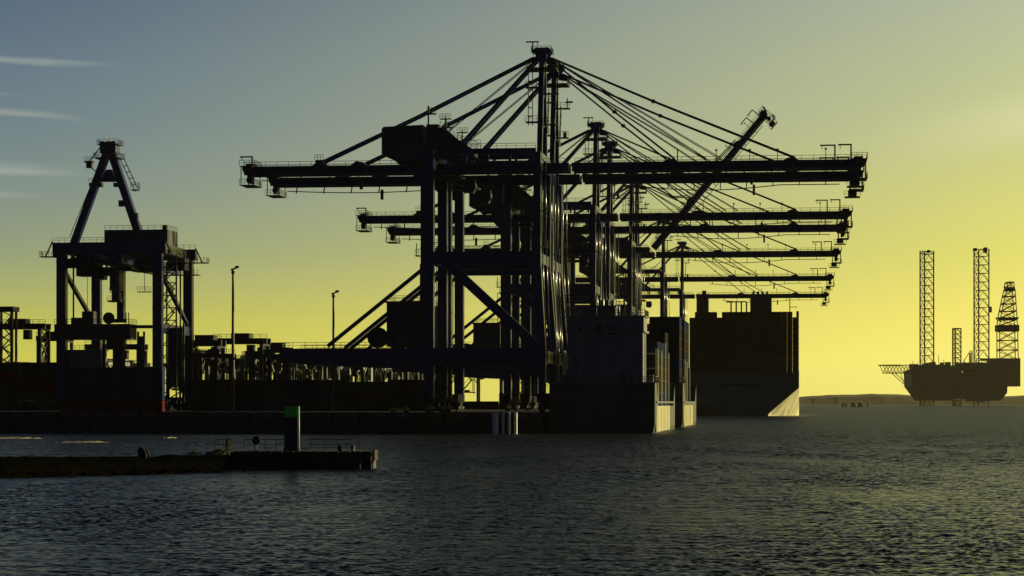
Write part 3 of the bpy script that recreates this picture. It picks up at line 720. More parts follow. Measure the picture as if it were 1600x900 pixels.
    for px in (146, 157, 184): m = MB(); c = L(px, 288, ym); m.box(c[0] - .8, c[0] + .8, ym - 1.4, ym + .6, c[1] - .7, c[1] + .3); m.rail([(c[0] - .8, ym - 1.4, c[1] + .3), (c[0] + .8, ym - 1.4, c[1] + .3)], 1.1, .8); m.build('landing', 'galv', root)
    m = MB(); p, q = L(117, 352, ym), L(150, 290, ym); m.path([(p[0] - 1.2, ym - .6, p[1] - 3), (q[0] - 1.2, ym - .6, q[1])], .1, 4); m.build('conduit', 'dark', root)
    # girder running away over the far side, trolley and cab below it
    xm = L(172, 400)[0]
    m = MB()
    for s in (-3, 3): m.box(xm + s - .6, xm + s + .6, -2, 54, zt - 3.9, zt - 1.7)
    for yy in range(0, 54, 8): m.box(xm - 2.4, xm + 2.4, yy, yy + .5, zt - 3.4, zt - 2.6)
    gd = m.build('boom', 'blue', root)
    m = MB()
    for s in (-4.2, 4.2): m.box(xm + s - .5, xm + s + .5, -2, 54, zt - 2.6, zt - 2.48); m.rail([(xm + s, -2, zt - 2.5), (xm + s, 54, zt - 2.5)], 1.1, 3.5)
    m.build('walkway', 'galv', gd)
    m = MB(); m.box(xm - 4, xm + 4, 6, 12, zt - 5.2, zt - 4.4); m.box(xm - 7.5, xm - 2, 5, 9, zt - 6.6, zt - 4.6); m.box(xm - 6, xm - 3.4, 6, 9, zt - 7.6, zt - 6.6)
    for s in (-3, 3):
        for yy in (7, 11): m.wheel((xm + s, yy, zt - 4.2), .4, .3, 'x')
    tr = m.build('trolley', 'dark', root)
    m = MB(); m.box(xm - 1.6, xm + 1.0, 5.0, 8.5, zt - 10.5, zt - 5.2); m.box(xm - 2.2, xm + 1.4, 4.8, 8.7, zt - 13.4, zt - 13.0); m.rail([(xm - 2.2, 4.8, zt - 13), (xm + 1.4, 4.8, zt - 13)], 1.1, .8); m.box(xm - 1.2, xm + .8, 5.4, 7.8, zt - 13, zt - 10.5); m.build('operator_cab', 'house', tr)
    m = MB()
    for px in (183, 226):
        c = L(px, 455, 3); m.box(c[0] - 1.8, c[0] + 1.8, 2.4, 3.6, c[1] - .3, c[1] - .1); m.rail([(c[0] - 1.8, 2.4, c[1] - .1), (c[0] + 1.8, 2.4, c[1] - .1)], 1.2, .7)
        m.tube((c[0], 3, c[1]), (c[0], 3, zt - 4), .08, 4)
    m.build('service_basket', 'galv', root)
    m = MB(); m.box(xm - .9, xm + .9, 9, 11, zp + 2, zt - 5.2); m.build('column', 'blue', root)
    for a_, b_, y0, y1 in (((119, 398), (152, 431), 3, 8), ((205, 402), (238, 424), 16, 22), ((110, 402), (246, 409), 12, 13.5), ((262, 404), (289, 422), 7, 11)):
        p, q = L(a_[0], a_[1], y0), L(b_[0], b_[1], y0); m = MB(); m.box(p[0], q[0], y0, y1, q[1], p[1]); m.rail([(p[0], y0, p[1]), (q[0], y0, p[1])], 1.1, 1.2)
        for xx in (p[0] + .3, q[0] - .3): m.beam((xx, y0 + .4, p[1]), (xx, y0 + .4, zt), .35, .35)
        m.build('equipment_box', 'dark', root)
    x = L(268, 450, 6)[0]; m = MB()
    for xx in (x - 1.8, x + 1.8):
        for yy in (4, 8): m.box(xx - .18, xx + .18, yy - .18, yy + .18, 2, zt - 3)
    for z in np.arange(4, zt - 5, 3.2):
        m.beam((x - 1.8, 4, z), (x + 1.8, 4, z + 3.2), .2, .2); m.beam((x - 1.8, 4, z + 3.2), (x + 1.8, 4, z + 3.2), .25, .25)
    m.build('lift_tower', 'dark', root)
    # stair tower by the right legs
    m = MB(); x = L(263, 450, 4)[0]
    m.stair(x, 5, zp + 1, zt - 2.5, 2.4, 3.0); c = L(270, 408, 6)
    for z in (zt - 3.5, zt - 6.6): m.box(x - 1.5, xr + 9, 5, 8, z - .1, z + .1); m.rail([(x - 1.5, 5, z), (xr + 9, 5, z)], 1.2, 1.0)
    m.build('stairway', 'galv', root)
    m = MB()
    m.beam((L(112, 430)[0], 1.5, zp), (L(112, 430)[0], 1.5, zt - 1.5), .35, .35)
    m.tube((L(131, 450)[0], 3, zp + 4), (L(131, 450)[0], 3, zt - 4), .07, 4); m.build('upright_tube', 'dark', root)
    for px0, px1, py0, y0 in ((176, 195, 524, 3), (214, 226, 518, 3), (160, 164, 526, 1.5), (262, 288, 505, 8)):
        p, q = L(px0, py0, y0), L(px1, 612, y0); m = MB()
        m.box(p[0], p[0] + .45, y0, y0 + .5, 2.6, p[1]); m.box(q[0] - .45, q[0], y0, y0 + .5, 2.6, p[1]); w_ = q[0] - p[0]
        for z in np.arange(3, p[1] - 2, 2.6): m.box(p[0], q[0], y0, y0 + .4, z, z + .3); m.beam((p[0], y0 + .2, z), (q[0], y0 + .2, z + 2.6), .28, .28)
        if w_ > 2: m.box(p[0] + .5, q[0] - .6, y0 + .1, y0 + 2.2, 6.0, p[1] - 1.2)
        m.build('column', 'dark', root)
    # pale switch cabin low between the legs
    a, b = L(104, 548, 2), L(158, 572, 2)
    m = MB(); m.box(a[0], b[0], 2, 7, b[1] - 1, a[1]); m.box(a[0] - .4, b[0] + .4, 1.6, 7.4, a[1], a[1] + .25); kb = m.build('switch_cabin', 'super', root)
    m = MB(); m.rail([(a[0], 1.8, a[1] + .25), (b[0], 1.8, a[1] + .25)], 1.1, 1.2)
    m.build('handrail', 'galv', kb)
    for xx in (a[0] + .5, b[0] - .5): m = MB(); m.beam((xx, 3, 3), (xx, 3, b[1] - 1), .5, .5); m.build('support_post', 'dark', kb)
end_crane()

# ------------------------------------------------------------------ yard: container stacks, straddle carriers, gantries, lamps
CL, CW, CHT = 12.19, 2.44, 2.6
def container_mesh(m_):
    m = MB(); m.box(-CL / 2 + .05, CL / 2 - .05, -CW / 2 + .05, CW / 2 - .05, .04, CHT - .04)
    for x in (-CL / 2, CL / 2 - .16):
        for y in (-CW / 2, CW / 2 - .16): m.box(x, x + .16, y, y + .16, 0, CHT)
    for y in (-CW / 2, CW / 2 - .12):
        for z in (0, CHT - .14): m.box(-CL / 2 + .16, CL / 2 - .16, y, y + .12, z, z + .14)
    for i in range(22):
        x = -CL / 2 + .5 + i * .52
        for s in (-1, 1): m.box(x, x + .26, min(s * (CW / 2 - .05), s * (CW / 2 - .015)), max(s * (CW / 2 - .05), s * (CW / 2 - .015)), .16, CHT - .16)
    for y in (-.8, -.3, .3, .8): m.box(-CL / 2, -CL / 2 + .06, y - .03, y + .03, .1, CHT - .1)
    o = m.build('shipping_container', m_); return o
CPROTO = {k: container_mesh(k) for k in ('cdark', 'cblue', 'cred', 'cgreen', 'cbrown')}
USED = set()
def container(k, loc, rz, label, group):
    if k in USED: o = CPROTO[k].copy(); C.objects.link(o)
    else: o = CPROTO[k]; USED.add(k)
    o.location = loc; o.rotation_euler = (0, 0, rz); tag(o, label, 'container', group); return o
def stack(px0, dist, cols, high, kinds, what, label, group, rz=-QA, gap=.35):
    x0 = at(px0, dist)
    for i in range(cols):
        h = high[i % len(high)]
        for k in range(h):
            kd = kinds(k, i)
            c = Vector((x0 + (CL / 2 + i * (CL + gap)) * QC, dist - (CL / 2 + i * (CL + gap)) * QS, QZ + .01 + k * (CHT + .01)))
            container(kd, c, rz, label(kd), group)
nm = {'cdark': 'dark grey', 'cblue': 'dark blue', 'cred': 'dark red', 'cgreen': 'dark green', 'cbrown': 'brown'}
stack(96, 556, 2, [4], lambda k, i: 'cred' if k == 0 else 'cblue', '', lambda k: nm[k] + (' container at the foot of the stack below the end-on crane' if k == 'cred' else ' container stacked on red ones below the end-on crane'), 'containers below the end-on crane')
stack(-40, 640, 2, [5, 5], lambda k, i: ['cdark', 'cbrown', 'cdark', 'cred', 'cdark'][(k + i) % 5], '', lambda k: nm[k] + ' container in the tall stack beside the end-on crane, nearest the picture edge', 'containers beside the end-on crane')
stack(302, 590, 5, [3, 3, 3, 2, 3], lambda k, i: ['cdark', 'cblue', 'cbrown', 'cdark'][(k * 3 + i) % 4], '', lambda k: nm[k] + ' container in the low row behind the nearer lamp post', 'containers in the low yard rows')
stack(462, 640, 3, [3, 3, 3], lambda k, i: ['cdark', 'cgreen'][(k + i) % 2], '', lambda k: nm[k] + ' container below the long landward beam of the nearest crane', 'containers below the long crane beam')
stack(660, 760, 4, [1, 1, 2, 2], lambda k, i: ['cdark', 'cbrown'][(k + i) % 2], '', lambda k: nm[k] + ' container on the quay between the legs of the nearest cranes', 'containers between the crane legs')

def straddle(label):
    r = thing('straddle_carrier', label, 'straddle carrier', (0, 0, 0), -QA, 'straddle carriers in the yard')
    H, Lh, Wd = 14.5, 4.6, 2.5
    for sx in (-1, 1):
        for sy in (-1, 1):
            m = MB(); m.box(sx * Lh - .4, sx * Lh + .4, sy * Wd - .3, sy * Wd + .3, 1.4, H - .4); m.build('leg', 'dark', r)
    m = MB()
    for sy in (-1, 1): m.box(-Lh - 1.2, Lh + 1.2, sy * Wd - .4, sy * Wd + .4, H - .4, H + .7)
    for sx in (-1, 1): m.box(sx * Lh - .4, sx * Lh + .4, -Wd + .4, Wd - .4, H - .3, H + .6)
    for sx in (-1, 1): m.beam((sx * Lh, -Wd, H - 5), (sx * (Lh - 2.4), -Wd, H - .4), .3, .3)
    m.rail([(-Lh - 1.2, -Wd, H + .7), (Lh + 1.2, -Wd, H + .7)], 1.1, 1.6, .07); m.box(-1.4, 1.6, -2.3, 1.4, H + .6, H + 1.9); m.build('top_frame', 'dark', r)
    for sy in (-1, 1): m = MB(); m.box(-Lh - .8, Lh + .8, sy * Wd - .35, sy * Wd + .35, .9, 1.5); m.build('axle_beam', 'dark', r)
    m = MB(); m.box(-3.2, 3.2, -1.2, 1.2, 6.2, 6.7); m.box(-1.0, 1.0, -.8, .8, 6.7, 7.4)
    for sx in (-2.2, 2.2): m.tube((sx, -.8, 7), (sx, -.8, H), .07, 4); m.tube((sx, .8, 7), (sx, .8, H), .07, 4)
    m.build('spreader', 'dark', r)
    m = MB(); m.prism([(Lh + .5, H - 2.9), (Lh + 2.3, H - 2.9), (Lh + 2.6, H - 1.6), (Lh + 2.2, H - .6), (Lh + .5, H - .6)], -Wd - .5, -Wd + 1.4); m.build('cab', 'house', r)
    m = MB()
    for sx in (-4.6, -2.0, 2.0, 4.6):
        for sy in (-1, 1): m.wheel((sx, sy * Wd, .8), .8, .55, 'y', 12)
    m.build('wheel_set', 'tread', r)
    return r
SC = None
spots = [(452, 800, 0), (476, 880, 20), (500, 930, -15), (528, 850, 0), (553, 980, 10), (588, 900, -10), (612, 860, 0), (636, 940, 25), (318, 720, 0), (430, 760, 8), (666, 1000, 0), (730, 960, 0), (202, 790, 5), (800, 1000, 0),
         (310, 800, 30), (337, 760, -20), (352, 830, 10), (372, 780, 60), (392, 860, 0), (408, 740, -35), (442, 840, 50), (464, 720, 70), (488, 790, 0), (514, 860, 40), (540, 790, -60), (566, 860, 0), (600, 960, 70), (625, 1020, 0), (650, 900, 45), (175, 760, 70), (225, 850, -30), (284, 780, 20), (18, 820, 60), (50, 880, 0), (312, 640, 80), (334, 628, 10), (396, 650, -70), (419, 632, 20), (447, 655, 75), (472, 670, 10), (506, 660, 80), (538, 690, -10), (574, 660, 60), (606, 700, 0), (632, 690, 80), (350, 700, 45), (385, 720, 0), (405, 690, 60)]
order = ['leftmost', 'second', 'third', 'fourth']
for i, (px, d, a) in enumerate(spots):
    lab = ('dark straddle carrier at the picture edge, beyond the tall yard gantry' if px < 100 else 'dark straddle carrier framed between the legs of the end-on crane' if px < 300 else 'dark straddle carrier in the crowd right of the end-on crane' if px < 440 else 'dark straddle carrier in the crowd below the long beam of the nearest crane')
    o = straddle(lab) if SC is None else copy_tree(SC)
    if SC is None: SC = o
    o['label'] = lab; o.location = (at(px, d), d, QZ); o.rotation_euler = (0, 0, -QA + R(a))

def yard_gantry(label, span, H, depth=8.0):
    r = thing('yard_gantry', label, 'yard crane', (0, 0, 0), -QA, 'yard gantry cranes')
    for sx in (-1, 1):
        for sy in (-1, 1):
            m = MB(); m.box(sx * span / 2 - .5, sx * span / 2 + .5, sy * depth / 2 - .4, sy * depth / 2 + .4, 1.6, H - 1.2); m.build('leg', 'dark', r)
        m = MB(); x = sx * span / 2
        m.box(x - .5, x + .5, -depth / 2 - 1.5, depth / 2 + 1.5, 1.0, 1.8); 
        for z in np.arange(3, H - 4, 4.2): m.beam((x, -depth / 2 + .4, z), (x, depth / 2 - .4, z + 4), .3, .3); m.beam((x, -depth / 2 + .4, z + 4), (x, depth / 2 - .4, z), .3, .3)
        m.build('side_frame', 'dark', r)
        m = MB()
        for yy in (-depth / 2 - .8, -depth / 2 + .9, depth / 2 - .9, depth / 2 + .8): m.wheel((x, yy, .75), .75, .6, 'x', 12)
        m.build('wheel_set', 'tread', r)
    m = MB()
    for sy in (-1, 1): m.box(-span / 2 - 1.2, span / 2 + 1.2, sy * depth * .3 - .5, sy * depth * .3 + .5, H - 1.2, H + .4)
    for sx in (-1, 1): m.box(sx * span / 2 - .5, sx * span / 2 + .5, -depth / 2 - .4, depth / 2 + .4, H - 1.7, H - 1.2)
    tb = m.build('top_beam', 'dark', r)
    m = MB(); m.rail([(-span / 2 - 1.2, -depth * .3, H + .4), (span / 2 + 1.2, -depth * .3, H + .4)], 1.1, 2.0, .07); m.build('handrail', 'galv', tb)
    m = MB(); m.box(-2.6, 2.6, -depth * .28, depth * .28, H + .4, H + 1.8); m.box(1.6, 3.6, -1.2, 1.2, H - 4.2, H - 1.4); m.build('trolley', 'dark', r)
    m = MB(); x = span / 2
    m.prism([(x - .9, 1.9), (x + .9, 1.9), (x + .9, 4.6), (x - .9, 4.6)], -depth / 2 - 3, -depth / 2 - .5); m.build('power_pack', 'dark', r)
    m = MB(); m.stair(-span / 2 + 1.8, -depth / 2 - .8, 1.8, H - 2, 1.8, 2.6); m.build('stairway', 'galv', r)
    return r
def ztop(py, d): return CH + (HOR - py) / F * d - QZ
for px, w, d, py, lab in ((378, 13.0, 660, 531, 'yard gantry with a flat dark top beam just behind the nearer lamp post'),
                          (30, 15.0, 690, 508, 'tall yard gantry beside the end-on crane, nearest the picture edge'),
                          (86, 8.5, 760, 527, 'low yard gantry tucked between the tall yard gantry and the leg of the end-on crane'),
                          (322, 7.5, 640, 534, 'narrow yard gantry against the right leg of the end-on crane'),
                          (430, 7.0, 690, 545, 'small yard gantry right of the one behind the nearer lamp post'),
                          (182, 16.0, 720, 540, 'yard gantry seen between the legs of the end-on crane'),
                          (560, 12.0, 780, 566, 'yard gantry under the long landward beam of the nearest crane')):
    o = yard_gantry(lab, w, ztop(py, d)); o.location = (at(px, d), d, QZ)
# open steel racks for refrigerated containers
def rack(label, bays, tiers):
    r = thing('reefer_rack', label, 'steel rack', (0, 0, 0), -QA, 'open steel racks in the yard'); bw, th = 2.9, 2.75
    m = MB()
    for i in range(bays + 1):
        x = (i - bays / 2) * bw; hh = tiers * th + (1.2 if i % 3 == 0 else .2)
        for y in (-1.3, 1.3): m.beam((x, y, 0), (x, y, hh), .22, .22)
        for t in range(1, tiers + 1): m.beam((x, -1.3, t * th), (x, 1.3, t * th), .16, .16)
    for t in range(1, tiers + 1):
        for y in (-1.3, 1.3): m.beam((-bays / 2 * bw, y, t * th), (bays / 2 * bw, y, t * th), .16, .2)
    for i in range(bays):
        x = (i - bays / 2) * bw; t = (i * 7 + bays) % tiers
        m.beam((x, -1.3, t * th), (x + bw, -1.3, (t + 1) * th), .1, .1); m.beam((x + bw, -1.3, t * th), (x, -1.3, (t + 1) * th), .1, .1)
        for t in range(tiers):
            if (i * 5 + t * 3 + bays) % 4 == 0: m.box(x + .3, x + bw - .3, -1.1, .6, t * th + .15, t * th + 1.2 + ((i + t) % 3) * .6)
    m.build('frame', 'dark', r)
    m = MB()
    for t in range(1, tiers + 1): m.box(-bays / 2 * bw, bays / 2 * bw, -1.6, -1.3, t * th - .08, t * th); m.rail([(-bays / 2 * bw, -1.6, t * th), (bays / 2 * bw, -1.6, t * th)], 1.1, 1.45, .05)
    m.stair(-bays / 2 * bw - 1.6, 0, 0, tiers * th, 1.8, th); m.build('walkway', 'galv', r)
    return r
for px, d, by, ti, lab in ((334, 682, 5, 5, 'open steel rack just right of the end-on crane'), (400, 712, 6, 5, 'open steel rack behind the yard gantry with the flat top beam'),
                           (452, 735, 5, 5, 'open steel rack at the landward tip of the long crane beam'), (505, 742, 6, 4, 'open steel rack under the long beam, below the shorter lamp post'),
                           (556, 752, 6, 4, 'open steel rack under the long beam beside the electrical house'), (612, 742, 5, 4, 'open steel rack nearest the landside legs of the first crane'), (215, 760, 7, 5, 'open steel rack seen between the legs of the end-on crane')):
    r_ = rack(lab, by, ti); r_.location = (at(px, d), d, QZ)
# dense machine rack near the left picture edge
m_ = thing('stair_tower', 'narrow lattice stair tower beside the tall yard gantry, at the picture edge', 'tower', (at(10, 675), 675, QZ), -QA)
m = MB(); H = ztop(487, 675)
for sx in (-2.2, 2.2):
    for sy in (-2, 2): m.box(sx - .3, sx + .3, sy - .3, sy + .3, 0, H)
for z in np.arange(0, H - 3, 3.2):
    m.beam((-2.2, -2, z), (2.2, -2, z + 3.2), .3, .3); m.beam((2.2, -2, z), (-2.2, -2, z + 3.2), .3, .3)
m.build('frame', 'dark', m_)
m = MB(); m.stair(.4, -.6, 0, H, 2.6, 3.0); m.box(-3, 3, -2.6, 2.6, H, H + 1.4); m.build('stairway', 'dark', m_)

def lamp_post(px, d, pytop, label, side):
    r = thing('lamp_post', label, 'lamp post', (at(px, d), d, QZ), 0, 'tall lamp posts on the quay'); H = ztop(pytop, d)
    m = MB(); m.tube((0, 0, 0), (0, 0, H - .6), .42, 8, .24); m.tube((0, 0, 0), (0, 0, .8), .6, 8); m.build('pole', 'dark', r)
    m = MB(); m.beam((-.5, 0, H - .7), (1.1, 0, H - .1), .3, .35); m.box(-.35, .35, -.3, .3, H - 1.6, H - .9); m.cbox(.95, 0, H, .9, .6, .45); m.build('lamp_head', 'dark', r)
    m = MB(); z = H * .36; m.box(.25, .85, -.2, .2, z, z + .5); m.build('lamp_bracket', 'dark', r)
lamp_post(364, 545, 417, 'tall lamp post between the end-on crane and the yard gantry, floodlight on top', 1)
lamp_post(521, 580, 455, 'shorter lamp post rising behind the landward end of the long crane beam', 1)

# ------------------------------------------------------------------ ships
def ship_frame(name, label, cat, px_l, dist, group=None):
    x = at(px_l, dist); return thing(name, label, cat, (x, dist, 0), -QA, group)
def hull_loft(m, sections):                            # sections: (y, [(x, z), ...]) all with the same point count
    n = len(sections[0][1]); o = len(m.v); vs = []
    for y, pts in sections: vs += [(x, y, z) for x, z in pts]
    fs = []
    for i in range(len(sections) - 1):
        for k in range(n - 1): a = i * n + k; fs.append((a, a + 1, a + n + 1, a + n))
    fs.append(tuple(reversed(range(n)))); fs.append(tuple(range((len(sections) - 1) * n, len(sections) * n)))
    for i in range(len(sections) - 1): a = i * n; fs.append((a, a + n, a + 2 * n - 1, a + n - 1))
    return m.add(vs, fs)
def sec(B, D, wl, flat):                               # half open hull section from port deck down and round to starboard deck
    c = B / 2
    return [(0, D), (0, wl + 1.5), (c - flat / 2 * .98, wl), (c - flat / 2 * .8, -2), (c + flat / 2 * .8, -2), (c + flat / 2 * .98, wl), (B, wl + 1.5), (B, D)]
# feeder ship right at the corner of the quay
def feeder(px_l, px_r, dist, L, top_py, label, stern_house, stack_tops):
    B = (at(px_r, dist) - at(px_l, dist)) / QC
    r = ship_frame('container_ship', label, 'ship', px_l, dist); D = CH + (HOR - 598) / F * dist
    Dk = D
    m = MB(); hull_loft(m, [(0, sec(B, Dk, .3, B * .985)), (6, sec(B, Dk, .1, B * .99)), (12, sec(B, Dk - 4.6, -.5, B)), (L * .82, sec(B, Dk - 4.6, -.5, B)), (L * .9, sec(B, Dk, -.5, B)), (L, [(B * .42, Dk + 2), (B * .43, 2.2), (B * .47, 0), (B * .48, -2), (B * .52, -2), (B * .53, 0), (B * .57, 2.2), (B * .58, Dk + 2)])])
    h = m.build('hull', 'hull', r)
    m = MB(); m.box(B + .02, B + .10, 4, L * .62, .3, 5.4); 
    for k in range(14): m.box(B + .1, B + .16, 6 + k * (L * .62 - 8) / 14, 6.3 + k * (L * .62 - 8) / 14, .4, 5.3)
    m.build('sunlit_side', 'sunlit_pale', h)  # pale strip puts the sunlight on the ship's side into its colour
    m = MB(); m.box(-.12, B + .12, -.12, .5, Dk - .25, Dk + .1); m.box(B, B + .25, 3, L * .82, 6.0, 6.4); m.box(.5, B - .5, -.1, 0, Dk - 2.5, Dk - 2.2); m.build('rubbing_strake', 'hullgrey', h)
    m = MB(); m.rail([(0, .2, Dk + .1), (B, .2, Dk + .1)], 1.1, 1.5, .07); m.rail([(B, .2, Dk + .1), (B, 12, Dk + .1)], 1.1, 1.5, .07); m.build('handrail', 'galv', h)
    if stern_house:
        x0, x1 = (at(886, dist) - at(px_l, dist)), (at(1004, dist) - at(px_l, dist)); z1 = CH + (HOR - 500) / F * dist
        m = MB(); m.box(x0, x1, 1.0, 11, Dk, z1 - 2.5); m.box(x0 - .4, x1 + .5, .7, 11.3, z1 - 2.5, z1 - 2.3); m.box(x0 - .2, x1 + .2, .9, 11, z1 - 2.3, z1 + .6); m.box(x0 - .6, x1 + .6, .6, 11.6, z1 + .6, z1 + .85)
        for k in range(1, 4): zz = Dk + k * (z1 - 2.5 - Dk) / 4; m.box(x0 - .06, x1 + .06, .94, 11.06, zz, zz + .12)
        hs = m.build('superstructure', 'super', r)
        for px in (937, 955, 905, 985):
            c = at(px, dist) - at(px_l, dist); zc = CH + (HOR - 515) / F * dist
            m = MB(); w_ = .75 if px in (937, 955) else .4
            if px in (937, 955): m.box(c - w_, c + w_, .88, .99, zc - 1.1, zc + 1.1)
            else: m.box(c - w_, c + w_, .88, .99, zc - .5, zc + .5)
            m.build('window', 'glass', hs)
        for k in range(6):
            c = x0 + 1.6 + k * (x1 - x0 - 3.2) / 5; m = MB(); m.box(c - .3, c + .3, .9, .99, Dk + 4, Dk + 4.9); m.build('window', 'glass', hs)
        for px in (912, 972):
            c = at(px, dist) - at(px_l, dist); m = MB(); m.box(c - .45, c + .45, .92, .99, Dk + .1, Dk + 2.1); m.build('door', 'hullgrey', hs)
        f0, f1 = (at(931, dist) - at(px_l, dist)), (at(960, dist) - at(px_l, dist)); zf = CH + (HOR - 474) / F * dist
        m = MB(); m.box(f0, f1, 3, 8, z1 + .85, zf - .8); m.box(f0 - .15, f1 + .15, 2.85, 8.15, zf - .8, zf - .4)
        for k in range(3): m.tube((f0 + .8 + k * 1.1, 5.5, zf - .5), (f0 + .8 + k * 1.1, 5.8, zf + .8), .3, 8)
        m.build('funnel', 'hullgrey', r)
        m = MB(); c = at(972, dist) - at(px_l, dist)
        m.tube((c, 6, z1 + .8), (c, 6, z1 + 4.5), .2, 6); m.beam((c - 1.3, 6, z1 + 3.2), (c + 1.3, 6, z1 + 3.2), .15, .15); m.box(c - .9, c + .9, 5.8, 6.2, z1 + 4.4, z1 + 4.6)
        c = at(895, dist) - at(px_l, dist); m.tube((c, 4, z1 + .8), (c, 4, z1 + 3.4), .1, 6); m.build('mast', 'dark', r)
        m = MB(); m.rail([(x0 - .5, .7, z1 + .85), (x1 + .5, .7, z1 + .85), (x1 + .5, 11, z1 + .85)], 1.1, 1.4, .07); m.ladder((x1 + .35, 2, Dk), (x1 + .35, 2, z1 - 2.4), .6, .06, False); m.build('handrail', 'galv', hs)
        m = MB()
        for k, xx in enumerate((x1 + 1.2, x0 - 1.1)):
            m = MB(); m.box(xx - .4, xx + 1.1, .7, 1.3, Dk, Dk + .15); m.tube((xx, 1.0, Dk), (xx, 1.0, Dk + 1.5), .22, 8); m.tube((xx + .7, 1.0, Dk), (xx + .7, 1.0, Dk + 1.5), .22, 8); m.build('bollard', 'dark', h)
    # lashing bridges: tall open frames in pale paint that stands for sunlit edges
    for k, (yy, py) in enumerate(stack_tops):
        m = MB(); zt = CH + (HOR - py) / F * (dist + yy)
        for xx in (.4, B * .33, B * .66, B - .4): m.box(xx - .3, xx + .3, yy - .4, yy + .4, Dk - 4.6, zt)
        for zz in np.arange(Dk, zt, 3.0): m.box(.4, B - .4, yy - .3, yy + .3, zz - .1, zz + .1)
        m.build('lashing_bridge', 'sunlit_pale', r)
    return r, B, Dk - 4.6
FD, FB, FZ = feeder(858, 1022, 468.0, 84.0, 470, 'small container ship moored stern-on at the quay corner, grey stern house and funnel', True, [(13, 545), (26, 548), (40, 536), (53, 552)])
F2, FB2, FZ2 = feeder(880 + 66, 1022 + 44, 583.0, 84.0, 470, 'second small container ship moored ahead of the one with the grey stern house', False, [(14, 562), (24, 566), (40, 575)])
def deck_load(ship, B, z, bays, high, label, group):
    for (y0, n) in bays:
        cols = int((B - 1.0) / 2.5)
        for i in range(cols - 3, cols):
            h = n
            for k in range(h):
                lx, ly = .8 + 1.22 + i * 2.5, y0
                p = ship.location; w = (p.x + lx * QC + ly * QS, p.y - lx * QS + ly * QC, z + k * 2.62)
                container(['cdark', 'cbrown', 'cdark', 'cblue'][(i + k * 3) % 4], w, -QA + R(90), label, group)
deck_load(FD, FB, FZ + .02, [(19.6, 5), (33.2, 5), (46.6, 6)], 3, 'container on the deck of the small ship with the grey stern house', 'containers on the small ship at the quay corner')
deck_load(F2, FB2, FZ2 + .02, [(7.2, 8), (32.0, 8), (46.5, 8)], 2, 'container on the deck of the second small ship', 'containers on the second small ship')
